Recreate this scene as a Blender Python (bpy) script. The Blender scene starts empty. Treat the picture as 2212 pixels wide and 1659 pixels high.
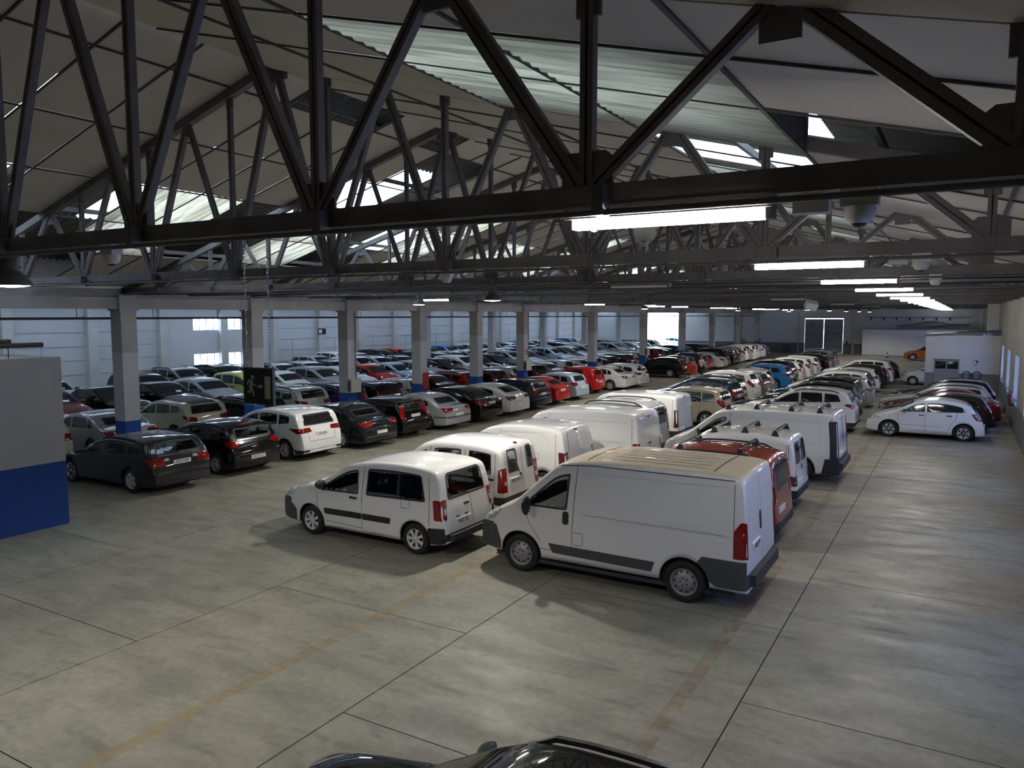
import bpy, math, random
from mathutils import Vector, Matrix
from mathutils.bvhtree import BVHTree
from mathutils.geometry import delaunay_2d_cdt
random.seed(7)
S = bpy.context.scene
COL = S.collection
PI = math.pi

# ------------------------------------------------------------------ camera
cam_d = bpy.data.cameras.new('camera'); cam = bpy.data.objects.new('camera', cam_d); COL.objects.link(cam)
CAM_H, YAW, PITCH, ROLL, FPX = 4.638, 0.52825, 0.08995, 0.00055, 1661.4
cam_d.sensor_fit = 'HORIZONTAL'; cam_d.sensor_width = 36.0; cam_d.lens = 36.0 * FPX / 2212.0
cam_d.clip_start = 0.05; cam_d.clip_end = 500
_f = Vector((-math.sin(YAW)*math.cos(PITCH), math.cos(YAW)*math.cos(PITCH), -math.sin(PITCH)))
_r = Vector((math.cos(YAW), math.sin(YAW), 0)); _u = _r.cross(_f)
_r2 = _r*math.cos(ROLL) + _u*math.sin(ROLL); _u2 = -_r*math.sin(ROLL) + _u*math.cos(ROLL)
cam.matrix_world = Matrix(((_r2.x, _u2.x, -_f.x, 0), (_r2.y, _u2.y, -_f.y, 0), (_r2.z, _u2.z, -_f.z, CAM_H), (0, 0, 0, 1)))
S.camera = cam

# ------------------------------------------------------------------ world: overcast daylight sky
SKY_STRENGTH = 6.0
w = bpy.data.worlds.new('sky'); S.world = w; w.use_nodes = True
bg = w.node_tree.nodes['Background']; bg.inputs[0].default_value = (0.64, 0.77, 1.0, 1); bg.inputs[1].default_value = SKY_STRENGTH

# ------------------------------------------------------------------ exposure and light levels
S.view_settings.view_transform = 'Standard'; S.view_settings.look = 'None'
S.view_settings.exposure = 0.9; S.view_settings.gamma = 1.0; S.view_settings.use_curve_mapping = False
HIGHBAY_W = 430.0          # high-bay lamps, watts
TUBE_E = 100.0              # fluorescent tube emission
S.cycles.max_bounces = 5; S.cycles.diffuse_bounces = 3; S.cycles.glossy_bounces = 2
S.cycles.transmission_bounces = 3; S.cycles.transparent_max_bounces = 6
S.cycles.use_adaptive_sampling = True; S.cycles.adaptive_threshold = .12; S.cycles.adaptive_min_samples = 16; S.cycles.light_sampling_threshold = .01; S.cycles.use_light_tree = False
S.cycles.caustics_reflective = False; S.cycles.caustics_refractive = False
S.cycles.sample_clamp_indirect = 4.0

# ------------------------------------------------------------------ materials
MATS = {}
def mat(name, col=(.5,.5,.5), rough=.6, metal=0.0, coat=0.0, emit=None, estr=0.0, spec=.5, alpha=1.0):
    if name in MATS: return MATS[name]
    m = bpy.data.materials.new(name); m.use_nodes = True
    b = m.node_tree.nodes['Principled BSDF']
    b.inputs['Base Color'].default_value = (*col, 1); b.inputs['Roughness'].default_value = rough
    b.inputs['Metallic'].default_value = metal; b.inputs['Coat Weight'].default_value = coat
    b.inputs['Coat Roughness'].default_value = .04; b.inputs['Specular IOR Level'].default_value = spec
    if emit: b.inputs['Emission Color'].default_value = (*emit, 1); b.inputs['Emission Strength'].default_value = estr
    m.diffuse_color = (*col, 1)
    MATS[name] = m; return m
def nodes(m): return m.node_tree.nodes, m.node_tree.links
def noise_mix(m, c1, c2, scale=3.0, lo=.35, hi=.65, detail=6, vec=None, bump=0.0, bscale=None, third=None):
    """base colour from two tones mixed by object-space noise, with optional fine bump"""
    n, l = nodes(m); b = n['Principled BSDF']
    tc = n.new('ShaderNodeTexCoord'); mp = n.new('ShaderNodeMapping'); l.new(tc.outputs['Object'], mp.inputs[0])
    if vec: mp.inputs['Scale'].default_value = vec
    nz = n.new('ShaderNodeTexNoise'); nz.inputs['Scale'].default_value = scale; nz.inputs['Detail'].default_value = detail
    l.new(mp.outputs[0], nz.inputs['Vector'])
    rp = n.new('ShaderNodeValToRGB'); rp.color_ramp.elements[0].position = lo; rp.color_ramp.elements[1].position = hi
    rp.color_ramp.elements[0].color = (*c1, 1); rp.color_ramp.elements[1].color = (*c2, 1)
    l.new(nz.outputs[0], rp.inputs[0]); l.new(rp.outputs[0], b.inputs['Base Color'])
    if bump:
        n2 = n.new('ShaderNodeTexNoise'); n2.inputs['Scale'].default_value = bscale or scale*8; l.new(mp.outputs[0], n2.inputs['Vector'])
        bp = n.new('ShaderNodeBump'); bp.inputs['Strength'].default_value = bump; bp.inputs['Distance'].default_value = .02
        l.new(n2.outputs[0], bp.inputs['Height']); l.new(bp.outputs[0], b.inputs['Normal'])
    return m
def paint(name, col, rough=.28, metal=0.0):
    """car paint: coated outside, dark trim on the inside of the shell"""
    key = 'paint_' + name
    if key in MATS: return MATS[key]
    m = mat(key, col, rough, metal, 1.0, spec=.06)
    n, l = nodes(m); b = n['Principled BSDF']
    g = n.new('ShaderNodeNewGeometry'); mx = n.new('ShaderNodeMix'); mx.data_type = 'RGBA'
    mx.inputs['A'].default_value = (*col, 1); mx.inputs['B'].default_value = (.07, .07, .07, 1)
    l.new(g.outputs['Backfacing'], mx.inputs['Factor']); l.new(mx.outputs['Result'], b.inputs['Base Color'])
    mm = n.new('ShaderNodeMath'); mm.operation = 'SUBTRACT'; mm.inputs[0].default_value = 1.0; l.new(g.outputs['Backfacing'], mm.inputs[1])
    l.new(mm.outputs[0], b.inputs['Coat Weight'])
    return m
def dusty(name, col, dust):
    m = paint(name, col); n, l = nodes(m); b = n['Principled BSDF']; src = b.inputs['Base Color'].links[0].from_socket
    g = n.new('ShaderNodeNewGeometry'); sx = n.new('ShaderNodeSeparateXYZ'); l.new(g.outputs['Normal'], sx.inputs[0])
    nz = n.new('ShaderNodeTexNoise'); nz.inputs['Scale'].default_value = 3.0; nz.inputs['Detail'].default_value = 6; l.new(g.outputs['Position'], nz.inputs['Vector'])
    ad = n.new('ShaderNodeMath'); ad.operation = 'MULTIPLY_ADD'; ad.inputs[1].default_value = .35; l.new(nz.outputs[0], ad.inputs[0]); l.new(sx.outputs['Z'], ad.inputs[2])
    r = n.new('ShaderNodeValToRGB'); r.color_ramp.elements[0].position = .70; r.color_ramp.elements[1].position = 1.08; r.color_ramp.elements[1].color = (.85,.85,.85,1); l.new(ad.outputs[0], r.inputs[0])
    mx = n.new('ShaderNodeMix'); mx.data_type = 'RGBA'; mx.inputs['B'].default_value = (*dust, 1); l.new(r.outputs[0], mx.inputs['Factor']); l.new(src, mx.inputs['A']); l.new(mx.outputs['Result'], b.inputs['Base Color'])
    cs = b.inputs['Coat Weight'].links[0].from_socket; iv = n.new('ShaderNodeMath'); iv.operation = 'SUBTRACT'; iv.inputs[0].default_value = 1.0; l.new(r.outputs[0], iv.inputs[1])
    ml = n.new('ShaderNodeMath'); ml.operation = 'MULTIPLY'; l.new(cs, ml.inputs[0]); l.new(iv.outputs[0], ml.inputs[1]); l.new(ml.outputs[0], b.inputs['Coat Weight']); b.inputs['Roughness'].default_value = .5; return m
WHITE = paint('white', (.72,.72,.71)); 
PAINTS = dict(white=WHITE, dustywhite=dusty('dusty_white', (.70,.70,.69), (.44,.36,.25)), cream=paint('cream', (.62,.58,.42)), silver=paint('silver', (.42,.42,.43), .35, .35), grey=paint('grey', (.16,.165,.17), .35, .35),
  black=paint('black', (.004,.004,.005), .22), navy=paint('navy', (.010,.014,.035), .25), darkgrey=paint('darkgrey', (.018,.017,.021), .28, .1),
  slate=paint('slate', (.011,.014,.017), .25, .1), red=paint('red', (.42,.010,.012)), darkred=paint('darkred', (.10,.008,.012)), blue=paint('blue', (.012,.16,.42)), violet=paint('violet', (.02,.018,.12)),
  green=paint('green', (.50,.53,.16)), gold=paint('gold', (.42,.37,.27), .35, .3), brown=paint('brown', (.09,.075,.065), .35, .3), orange=paint('orange', (.45,.12,.02)),
  lightblue=paint('lightblue', (.42,.52,.62), .35, .2), offwhite=paint('offwhite', (.66,.65,.60)), brickred=paint('brickred', (.26,.025,.012)))
TYRE = mat('tyre_rubber', (.012,.012,.012), .75)
BLKPL = mat('black_plastic', (.018,.018,.020), .55)
GREYPL = mat('grey_plastic', (.06,.062,.066), .5)
RIM = mat('rim_alloy', (.62,.62,.63), .3, .45)
RIMP = mat('hubcap_silver', (.62,.62,.63), .4, .15)
STEEL = mat('steel_wheel', (.30,.30,.31), .5, .3)
CHROME = mat('chrome', (.7,.7,.7), .12, 1.0)
REDL = mat('tail_lens_red', (.21,.005,.005), .12, 0, 1.0, spec=.1)
DREDL = mat('tail_lens_dark', (.10,.010,.012), .12, 0, 1.0)
CLEARL = mat('lamp_lens_clear', (.55,.56,.58), .12, .3, 1.0)
PLATE = mat('plate_white', (.72,.72,.70), .4)
INK = mat('plate_ink', (.01,.01,.01), .6)
EUBLUE = mat('plate_blue', (.02,.05,.35), .5)
INTER = mat('cabin_trim', (.05,.05,.052), .8)
SEATM = mat('seat_fabric', (.09,.09,.095), .9)
SEAM = mat('panel_gap', (.03,.03,.03), .9)
PAPER = mat('paper', (.75,.75,.75), .8)
DARKGLASS = mat('dark_glass', (.012,.014,.015), .05, 0, 0.0, spec=.6)
def glass(name, tint, op, gl=.7):
    m = bpy.data.materials.new(name); m.use_nodes = True; n, l = nodes(m); n.remove(n['Principled BSDF'])
    o = n['Material Output']; t = n.new('ShaderNodeBsdfTransparent'); t.inputs[0].default_value = (*tint, 1)
    g = n.new('ShaderNodeBsdfGlossy'); g.inputs['Roughness'].default_value = .03; g.inputs[0].default_value = (.9,.95,1,1)
    fr = n.new('ShaderNodeLayerWeight'); fr.inputs['Blend'].default_value = .5
    pw = n.new('ShaderNodeMath'); pw.operation = 'POWER'; pw.inputs[1].default_value = 4.0; l.new(fr.outputs['Facing'], pw.inputs[0])
    ad = n.new('ShaderNodeMath'); ad.operation = 'MULTIPLY_ADD'; ad.inputs[1].default_value = gl; ad.inputs[2].default_value = op; l.new(pw.outputs[0], ad.inputs[0])
    mx = n.new('ShaderNodeMixShader'); l.new(ad.outputs[0], mx.inputs[0]); l.new(t.outputs[0], mx.inputs[1]); l.new(g.outputs[0], mx.inputs[2])
    l.new(mx.outputs[0], o.inputs[0]); MATS[name] = m; return m
CARGLASS = glass('car_glass', (.66,.70,.68), .035)
TINTGLASS = glass('tinted_glass', (.34,.35,.35), .035)
DIMGLASS = glass('daylight_dimming_glass', (.46,.53,.72), .02, .1)  # pane tint added to dim and blue the daylight from the right windows
WINGLASS = glass('window_glass', (.92,.95,.97), .02, .1)

# ------------------------------------------------------------------ object helpers
def tag(o, label=None, cat=None, group=None, kind=None):
    if label: o['label'] = label
    if cat: o['category'] = cat
    if group: o['group'] = group
    if kind: o['kind'] = kind
    return o
def empty(name, loc=(0,0,0), rz=0.0, parent=None):
    o = bpy.data.objects.new(name, None); COL.objects.link(o); o.location = loc; o.rotation_euler = (0,0,rz); o.empty_display_size = .2
    if parent: o.parent = parent
    return o
def link(name, me, parent=None, loc=None, rot=None):
    o = bpy.data.objects.new(name, me); COL.objects.link(o)
    if parent: o.parent = parent
    if loc is not None: o.location = loc
    if rot is not None: o.rotation_euler = rot
    return o
class MB:
    """collects shapes into one mesh"""
    def __init__(s): s.v = []; s.f = []; s.m = []; s.mats = []; s.sm = []
    def mi(s, m):
        if m not in s.mats: s.mats.append(m)
        return s.mats.index(m)
    def add(s, vs, fs, m, smooth=False):
        k = len(s.v); i = s.mi(m); s.v += [tuple(v) for v in vs]
        for f in fs: s.f.append(tuple(a+k for a in f)); s.m.append(i); s.sm.append(smooth)
        return s
    def box(s, a, b, m):
        x0,y0,z0 = a; x1,y1,z1 = b
        return s.add([(x0,y0,z0),(x1,y0,z0),(x1,y1,z0),(x0,y1,z0),(x0,y0,z1),(x1,y0,z1),(x1,y1,z1),(x0,y1,z1)],
            [(0,3,2,1),(4,5,6,7),(0,1,5,4),(1,2,6,5),(2,3,7,6),(3,0,4,7)], m)
    def bar(s, p, q, wd, ht, m, up=(0,0,1)):
        """rectangular bar from p to q, wd across, ht along 'up'"""
        p = Vector(p); q = Vector(q); d = (q-p).normalized(); u = Vector(up); sd = d.cross(u)
        if sd.length < 1e-4: sd = d.cross(Vector((0,1,0)))
        sd.normalize(); u = sd.cross(d).normalized(); a = sd*wd/2; b = u*ht/2
        vs = [p-a-b, p+a-b, p+a+b, p-a+b, q-a-b, q+a-b, q+a+b, q-a+b]
        return s.add(vs, [(0,1,2,3),(4,7,6,5),(0,4,5,1),(1,5,6,2),(2,6,7,3),(3,7,4,0)], m)
    def cyl(s, p, q, r, m, n=10, r2=None, caps=True):
        p = Vector(p); q = Vector(q); d = (q-p).normalized(); r2 = r if r2 is None else r2
        a = d.orthogonal().normalized(); b = d.cross(a)
        vs = []
        for c, rr in ((p, r), (q, r2)):
            for i in range(n):
                t = 2*PI*i/n; vs.append(c + a*math.cos(t)*rr + b*math.sin(t)*rr)
        s.add(vs, [(i, (i+1) % n, n+(i+1) % n, n+i) for i in range(n)], m, True)
        if caps: s.add(vs, [tuple(range(n-1, -1, -1)), tuple(range(n, 2*n))], m)
        return s
    def tube(s, pts, r, m, n=8):
        for a, b in zip(pts, pts[1:]): s.cyl(a, b, r, m, n)
        return s
    def lathe(s, prof, m, axis='y', n=24, cen=(0,0,0), smooth=True):
        """prof: (radius, along) pairs turned about an axis"""
        vs = []; c = Vector(cen)
        for r, h in prof:
            for i in range(n):
                t = 2*PI*i/n; x, y = r*math.cos(t), r*math.sin(t)
                vs.append(c + (Vector((x,h,y)) if axis == 'y' else Vector((x,y,h))))
        fs = []
        for j in range(len(prof)-1):
            for i in range(n):
                a, b = j*n+i, j*n+(i+1) % n; fs.append((a, a+n, b+n, b) if axis == 'y' else (a, b, b+n, a+n))
        return s.add(vs, fs, m, smooth)
    def mesh(s, name):
        me = bpy.data.meshes.new(name); me.from_pydata(s.v, [], s.f)
        for m in s.mats: me.materials.append(m)
        me.polygons.foreach_set('material_index', s.m); me.polygons.foreach_set('use_smooth', s.sm); me.update()
        return me
    def obj(s, name, parent=None, loc=None, rot=None): return link(name, s.mesh(name), parent, loc, rot)
TEXTS = {}
for t_ in ('4637 HJS', '7018 DWT', '0726 FWP', 'CW 231 ZT', '1226 HSC', '6002 JKV'):
    cu = bpy.data.curves.new('plate_text', 'FONT'); cu.body = t_; cu.size = .115; cu.align_x = 'CENTER'; cu.align_y = 'CENTER'; cu.extrude = .001; cu.resolution_u = 3; cu.materials.append(INK)
    to = bpy.data.objects.new('tmp', cu); COL.objects.link(to); bpy.context.view_layer.update()
    TEXTS[t_] = bpy.data.meshes.new_from_object(to.evaluated_get(bpy.context.evaluated_depsgraph_get())); bpy.data.objects.remove(to)
ORD = ['first','second','third','fourth','fifth','sixth','seventh','eighth','ninth','tenth','eleventh','twelfth','thirteenth','fourteenth','fifteenth','sixteenth','seventeenth','eighteenth','nineteenth','twentieth']
def ordinal(i):
    i -= 1
    if i < 20: return ORD[i]
    t = ['','','twenty','thirty','forty'][(i+1)//10]; u = (i+1) % 10
    return (t[:-1]+'ieth') if u == 0 else t + '-' + ORD[u-1]
# ================================================================== the hall
RIDGE, HALF, ZR, SL = -9.87, 11.83, 8.77, .285           # ridge line, half span, ridge height, roof slope
XR, XL, XCOL, YF, YB, XLL = 1.96, -21.7, -21.7, 100.0, -4.5, -46.0
T0, BAY, NT = 4.4, 4.85, 20
TY = [T0 + BAY*k for k in range(NT)]
def zroof(x): return ZR - (.287*(RIDGE-x) if x < RIDGE else .262*(x-RIDGE))

# --- floor: power-floated slabs with sawn joints, staggered strip by strip
FLOORB = mat('joint_filler', (.025,.024,.022), 1.0, spec=.1)
FLOORM = mat('concrete', (.3,.29,.25), .45, spec=.28)
def floor_mat():
    m = FLOORM; n, l = nodes(m); b = n['Principled BSDF']
    g = n.new('ShaderNodeNewGeometry')
    def nz(scale, vec, det=5, dis=0.0):
        mp = n.new('ShaderNodeMapping'); mp.inputs['Scale'].default_value = vec; l.new(g.outputs['Position'], mp.inputs[0])
        t = n.new('ShaderNodeTexNoise'); t.inputs['Scale'].default_value = scale; t.inputs['Detail'].default_value = det; t.inputs['Distortion'].default_value = dis
        l.new(mp.outputs[0], t.inputs['Vector']); return t.outputs[0]
    def ramp(src, p0, c0, p1, c1):
        r = n.new('ShaderNodeValToRGB'); r.color_ramp.elements[0].position = p0; r.color_ramp.elements[1].position = p1
        r.color_ramp.elements[0].color = (*c0, 1); r.color_ramp.elements[1].color = (*c1, 1); l.new(src, r.inputs[0]); return r.outputs[0]
    def mul(a, bb, f=1.0):
        x = n.new('ShaderNodeMix'); x.data_type = 'RGBA'; x.blend_type = 'MULTIPLY'; x.inputs['Factor'].default_value = f
        l.new(a, x.inputs['A']); l.new(bb, x.inputs['B']); return x.outputs['Result']
    c = ramp(nz(.45, (1,1,1), 4), .3, (.222,.214,.172), .7, (.292,.268,.214))                     # greenish to buff clouding
    c = mul(c, ramp(nz(1.1, (.9,1.9,1), 6, .6), .36, (.80,.80,.79), .60, (1.05,1.05,1.04)))         # scuffs across the aisle
    c = mul(c, ramp(nz(1.9, (.45,2.0,1), 3, .2), .60, (1,1,1), .68, (.80,.79,.79)))                  # tyre smears
    c = mul(c, ramp(nz(9.0, (1,1,1), 6), .25, (.80,.80,.80), .7, (1.06,1.06,1.06)))                 # grain
    c = mul(c, ramp(nz(2.3, (1,1,1), 2), .72, (1,1,1), .80, (.62,.61,.59)))                         # oil drops
    l.new(c, b.inputs['Base Color'])
    r = ramp(nz(1.6, (.6,1.6,1), 5), .3, (.40,.40,.40), .7, (.62,.62,.62)); l.new(r, b.inputs['Roughness'])
    bp = n.new('ShaderNodeBump'); bp.inputs['Strength'].default_value = .12; bp.inputs['Distance'].default_value = .01
    l.new(nz(14, (1,1,1), 4), bp.inputs['Height']); l.new(bp.outputs[0], b.inputs['Normal'])
floor_mat()
fl = MB().box((XLL-3, YB-.5, -.3), (XR+.5, YF+.5, -.003), FLOORB).obj('floor'); tag(fl, kind='structure')
slab_cache = {}
def slab(x0, x1, y0, y1):
    key = (round(x1-x0, 2), round(y1-y0, 2))
    if key not in slab_cache:
        w_, h_ = (x1-x0)/2, (y1-y0)/2; g = .008; e = .006
        slab_cache[key] = MB().add([(-w_+g,-h_+g,-.003),(w_-g,-h_+g,-.003),(w_-g,h_-g,-.003),(-w_+g,h_-g,-.003),(-w_+g,-h_+g,0),(w_-g,-h_+g,0),(w_-g,h_-g,0),(-w_+g,h_-g,0)],
            [(4,5,6,7),(0,1,5,4),(1,2,6,5),(2,3,7,6),(3,0,4,7)], FLOORM).mesh('slab')
    link('slab', slab_cache[key], fl, ((x0+x1)/2, (y0+y1)/2, 0))
xs = [XR, -2.1, -6.05, -9.95, -13.95, -17.9, -21.85] + [-21.85-4.0*i for i in range(1, 7)]
for i in range(len(xs)-1):
    y = YB if True else 0
    cuts = [YB] + [c for c in [(9.05 if i % 2 == 0 else 6.45) + 5.05*k for k in range(-3, 20)] if YB+.6 < c < YF-.6] + [YF]
    for a, b_ in zip(cuts, cuts[1:]): slab(xs[i+1], xs[i], a, b_)
# worn yellow lane lines
def worn(name, col, a0, a1, sc):
    m = bpy.data.materials.new(name); m.use_nodes = True
    n, l = nodes(m); b = n['Principled BSDF']; b.inputs['Roughness'].default_value = .6
    b.inputs['Base Color'].default_value = (*col,1)
    g = n.new('ShaderNodeNewGeometry'); t = n.new('ShaderNodeTexNoise'); t.inputs['Scale'].default_value = sc; t.inputs['Detail'].default_value = 8
    l.new(g.outputs['Position'], t.inputs['Vector'])
    r = n.new('ShaderNodeValToRGB'); r.color_ramp.elements[0].position = .38; r.color_ramp.elements[1].position = .66
    r.color_ramp.elements[0].color = (a0,a0,a0,1); r.color_ramp.elements[1].color = (a1,a1,a1,1); l.new(t.outputs[0], r.inputs[0]); l.new(r.outputs[0], b.inputs['Alpha']); return m
YEL = worn('worn_yellow_paint', (.40,.29,.11), .10, .50, 5.0); YEL2 = worn('worn_orange_paint', (.34,.19,.08), .03, .36, 4.0)
def lane(x0, x1, y0, y1, lab, m=YEL):
    o = MB().box((x0,y0,-.002), (x1,y1,.0015), m).obj('lane_line'); tag(o, lab, 'lane line')
lane(-7.68,-7.49, -3, 90, 'worn yellow line painted on the floor left of the large white van')
lane(-2.84,-2.66, -3, 60, 'faded orange-yellow line painted on the floor right of the large white van', YEL2)

# --- wall materials
def wallm(name, c1, c2, scale=.7, bump=.1):
    return noise_mix(mat(name, c1, .75), c1, c2, scale, .3, .7, 6, None, bump, 12)
CREAMW = wallm('old_cream_wall', (.24,.225,.19), (.36,.34,.29), 1.2)
WHITEW = wallm('white_wall', (.60,.61,.62), (.66,.67,.68), .5, .03)
GREYW = wallm('grey_dado', (.13,.135,.145), (.16,.165,.175), 1.0, .05)
BLUEM = wallm('blue_dado', (.012,.085,.38), (.015,.10,.43), 1.5, .05)
BLUED = wallm('office_blue_dado', (.004,.040,.21), (.005,.046,.24), 1.5, .05)
COLW = wallm('column_white', (.56,.55,.52), (.62,.61,.58), 1.2, .06)
COLD = wallm('column_bare_top', (.42,.39,.35), (.48,.45,.40), 2.0, .08)
BEAMM = wallm('concrete_beam', (.40,.38,.34), (.50,.48,.44), 1.6, .12)
FRAME = mat('window_frame', (.30,.31,.32), .5)

# --- right wall with windows every bay
RW = [5.6 + 6.2*k for k in range(15)]; WW, WZ0, WZ1 = 1.25, 1.05, 3.0
def wall_with_holes(name, holes, y0, y1, z1, x0, x1, m, band_z, band_m):
    """wall along Y between x0 and x1 with rectangular holes (ya, yb, za, zb)"""
    mb = MB(); ys = sorted({y0, y1, *[h[0] for h in holes], *[h[1] for h in holes]})
    for a, b in zip(ys, ys[1:]):
        mid = (a+b)/2; hs = sorted([h for h in holes if h[0] < mid < h[1]], key=lambda h: h[2]); z = 0.0
        for h in hs + [None]:
            ze = h[2] if h else z1
            if z < band_z: mb.box((x0,a,z), (x1,b,min(ze,band_z)), band_m)
            if ze > band_z: mb.box((x0,a,max(z,band_z)), (x1,b,ze), m)
            if h: z = h[3]
    o = mb.obj(name); tag(o, kind='structure'); return o
wr = wall_with_holes('wall_right', [(y-WW, y+WW, WZ0, WZ1) for y in RW], YB, YF, 5.6, XR, XR+.35, CREAMW, 1.15, GREYW)
def window_unit(name, y0, y1, z0, z1, x, depth, nv, nh, sgn, gm=None):
    """steel window in a wall facing sgn*X: frame, mullions, one pane per opening"""
    e = empty(name, (x, (y0+y1)/2, z0)); tag(e, kind='structure'); hw = (y1-y0)/2; H = z1-z0
    f = MB(); t = .05
    for a, b in (((-.03,-hw,0),(.03,hw,t)), ((-.03,-hw,H-t),(.03,hw,H)), ((-.03,-hw,0),(.03,-hw+t,H)), ((-.03,hw-t,0),(.03,hw,H))): f.box(a, b, FRAME)
    f.obj('window_frame', e)
    for i in range(1, nv): yy = -hw + 2*hw*i/nv; MB().box((-.025,yy-.022,t), (.025,yy+.022,H-t), FRAME).obj('mullion', e)
    for i in range(1, nh): zz = H*i/nh; MB().box((-.022,-hw+t,zz-.02), (.022,hw-t,zz+.02), FRAME).obj('transom', e)
    pm = MB().box((-.004,-hw/nv+.02,.02), (.004,hw/nv-.02,H/nh-.02), gm or WINGLASS).mesh('pane')
    for i in range(nv):
        for j in range(nh): link('pane', pm, e, (0, -hw + 2*hw*(i+.5)/nv, H*j/nh))
    return e
for k, y in enumerate(RW): window_unit('window_%d' % (k+1), y-WW, y+WW, WZ0, WZ1, XR+.22, .1, 2, 3, -1, DIMGLASS)
# pilaster on the right wall by the shed, dado in grey
MB().box((1.35,56.2,1.15), (XR,57.0,5.5), COLW).box((1.35,56.2,0), (XR,57.0,1.15), GREYW).obj('trim_1')['kind'] = 'structure'

# --- far wall with a two-leaf sectional door and an open doorway in the left nave
FW = MB(); OPEN = (-37.6, -32.2)
for x0, x1 in ((XLL, OPEN[0]), (OPEN[1], -16.7), (-12.3, XR+.35)):
    FW.box((x0,YF,1.2), (x1,YF+.3,9.2), WHITEW); FW.box((x0,YF,0), (x1,YF+.3,1.2), GREYW)
FW.box((-16.7,YF,4.2), (-12.3,YF+.3,9.2), WHITEW); FW.box((OPEN[0],YF,4.9), (OPEN[1],YF+.3,9.2), WHITEW)
tag(FW.obj('wall_far'), kind='structure')
DOORM = mat('door_steel', (.24,.25,.27), .6)
d = empty('door_1', (-14.5, YF+.1, 0)); tag(d, kind='structure')
lf = MB().box((-1.07,-.03,.02), (1.07,.03,4.12), DOORM).mesh('door_leaf')
for sx in (-1.1, 1.1):
    q = link('door_leaf', lf, d, (sx, 0, 0))
    for z in (.8, 1.6, 2.4, 3.2): MB().box((-1.07,-.045,z-.02), (1.07,-.03,z+.02), GREYPL).obj('panel_joint', q)
sg = MB().box((-.22,-.01,0), (.22,.01,.28), mat('sign_green_dark', (.008,.02,.016), .5)).box((-.14,-.014,.06), (-.02,-.01,.22), PAPER).box((.04,-.014,.08), (.14,-.014,.2), PAPER).obj('exit_sign', None, (-15.9, YF+.04, 3.45))
tag(sg, 'small dark exit sign on the far sectional door', 'sign')
for k, x in enumerate((-17.4, -11.2, -24.5)):
    o = MB().cyl((0,0,0), (0,0,5.0), .10, COLW, 10).obj('drainpipe', None, (x, YF-.12, 0)); tag(o, ['white downpipe left of the far sectional door','white downpipe right of the far sectional door','white downpipe on the far wall near the column row'][k], 'pipe')
# white display partition at the far right with spotlights and an awning above
PART = mat('white_board', (.70,.72,.74), .6)
o = MB().box((-10,98.2,0), (XR,98.3,2.95), PART).obj('partition_board'); tag(o, 'long white display board standing by the far wall', 'partition')
AWN = mat('awning_cloth', (.42,.44,.46), .85)
mb = MB(); vs = []; fs = []
for i in range(9):
    x = -6.5 + 7.2*i/8; t = i/8; zz = 3.55 + .55*math.sin(PI*t)**2*(1-.2*t)
    vs += [(x,99.99,zz-.1), (x,98.5,3.35+.3*t*t)]
for i in range(8): fs.append((2*i, 2*i+1, 2*i+3, 2*i+2))
vs2 = [(a,b,c-.03) for a,b,c in vs]
o = mb.add(vs+vs2, fs + [tuple(18+q for q in reversed(f)) for f in fs], AWN, True).obj('awning'); tag(o, 'slack pale cloth canopy above the white display board', 'awning')
o = MB().cyl((-9.8,99.97,4.35), (1.0,99.97,4.35), .025, BLKPL, 8).obj('spot_rail'); tag(o, 'thin dark rail carrying spotlights above the display board', 'rail')
for k in range(7):
    o = MB().cyl((0,0,.12), (0,0,.25), .02, BLKPL, 6).cyl((0,.06,.12), (0,-.14,0), .085, BLKPL, 10).obj('spotlight', None, (-9.3+1.35*k, 99.95, 4.09))
    tag(o, '%s small black spotlight from the left above the display board' % ordinal(k+1), 'spotlight', 'spotlights above the display board')

# --- left nave shell
LWIN = [(35.0,39.2,.95,1.92),(35.0,39.2,3.5,4.38)]
wl = wall_with_holes('wall_left', LWIN, YB, YF, 6.2, XLL-.3, XLL, WHITEW, .9, WHITEW)
GROOVE = mat('panel_groove', (.42,.43,.45), .8)
for k, y in enumerate([T0 + BAY*i for i in range(0, NT)]):
    o = MB().box((XLL,y-1.0-.3,0), (XLL+.35,y-1.0+.3,6.0), COLW).obj('pilaster', wl)
for i in range(NT-1):
    y0, y1 = T0+BAY*i-.7, T0+BAY*(i+1)-1.3
    if 32 < y0 < 38.9: continue
    for z in (1.0, 1.85, 2.7, 3.55, 4.4): MB().box((XLL,y0,z-.03), (XLL+.02,y1,z+.03), GROOVE).obj('panel_joint', wl)
    MB().box((XLL,y0+1.6,0), (XLL+.02,y0+1.65,2.7), GROOVE).obj('panel_joint', wl)
window_unit('window_21', 35.0, 39.2, .95, 1.92, XLL-.15, .1, 7, 1, 1); window_unit('window_22', 35.0, 39.2, 3.5, 4.38, XLL-.15, .1, 7, 1, 1)
lc = empty('ceiling_left', (0,0,6.0)); tag(lc, kind='structure')
SKYL2 = mat('unseen_nave_rooflight', (.8,.8,.8), .8)
prev = XLL-.3
for xa, xb in ((-43.6,-42.6),(-31.6,-30.7)):
    MB().box((prev,YB,0), (xa,YF,.2), WHITEW).obj('roof_strip', lc); prev = xb
MB().box((prev,YB,0), (XL-.1,YF,.2), WHITEW).obj('roof_strip', lc)
MB().box((XLL,YB-.3,0), (XR+.35,YB,9.2), CREAMW).obj('wall_back')['kind'] = 'structure'
o = MB().box((XL-.1,YB,5.75), (XL+.1,YF,6.2), BEAMM).obj('wall_spandrel'); tag(o, kind='structure')
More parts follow.
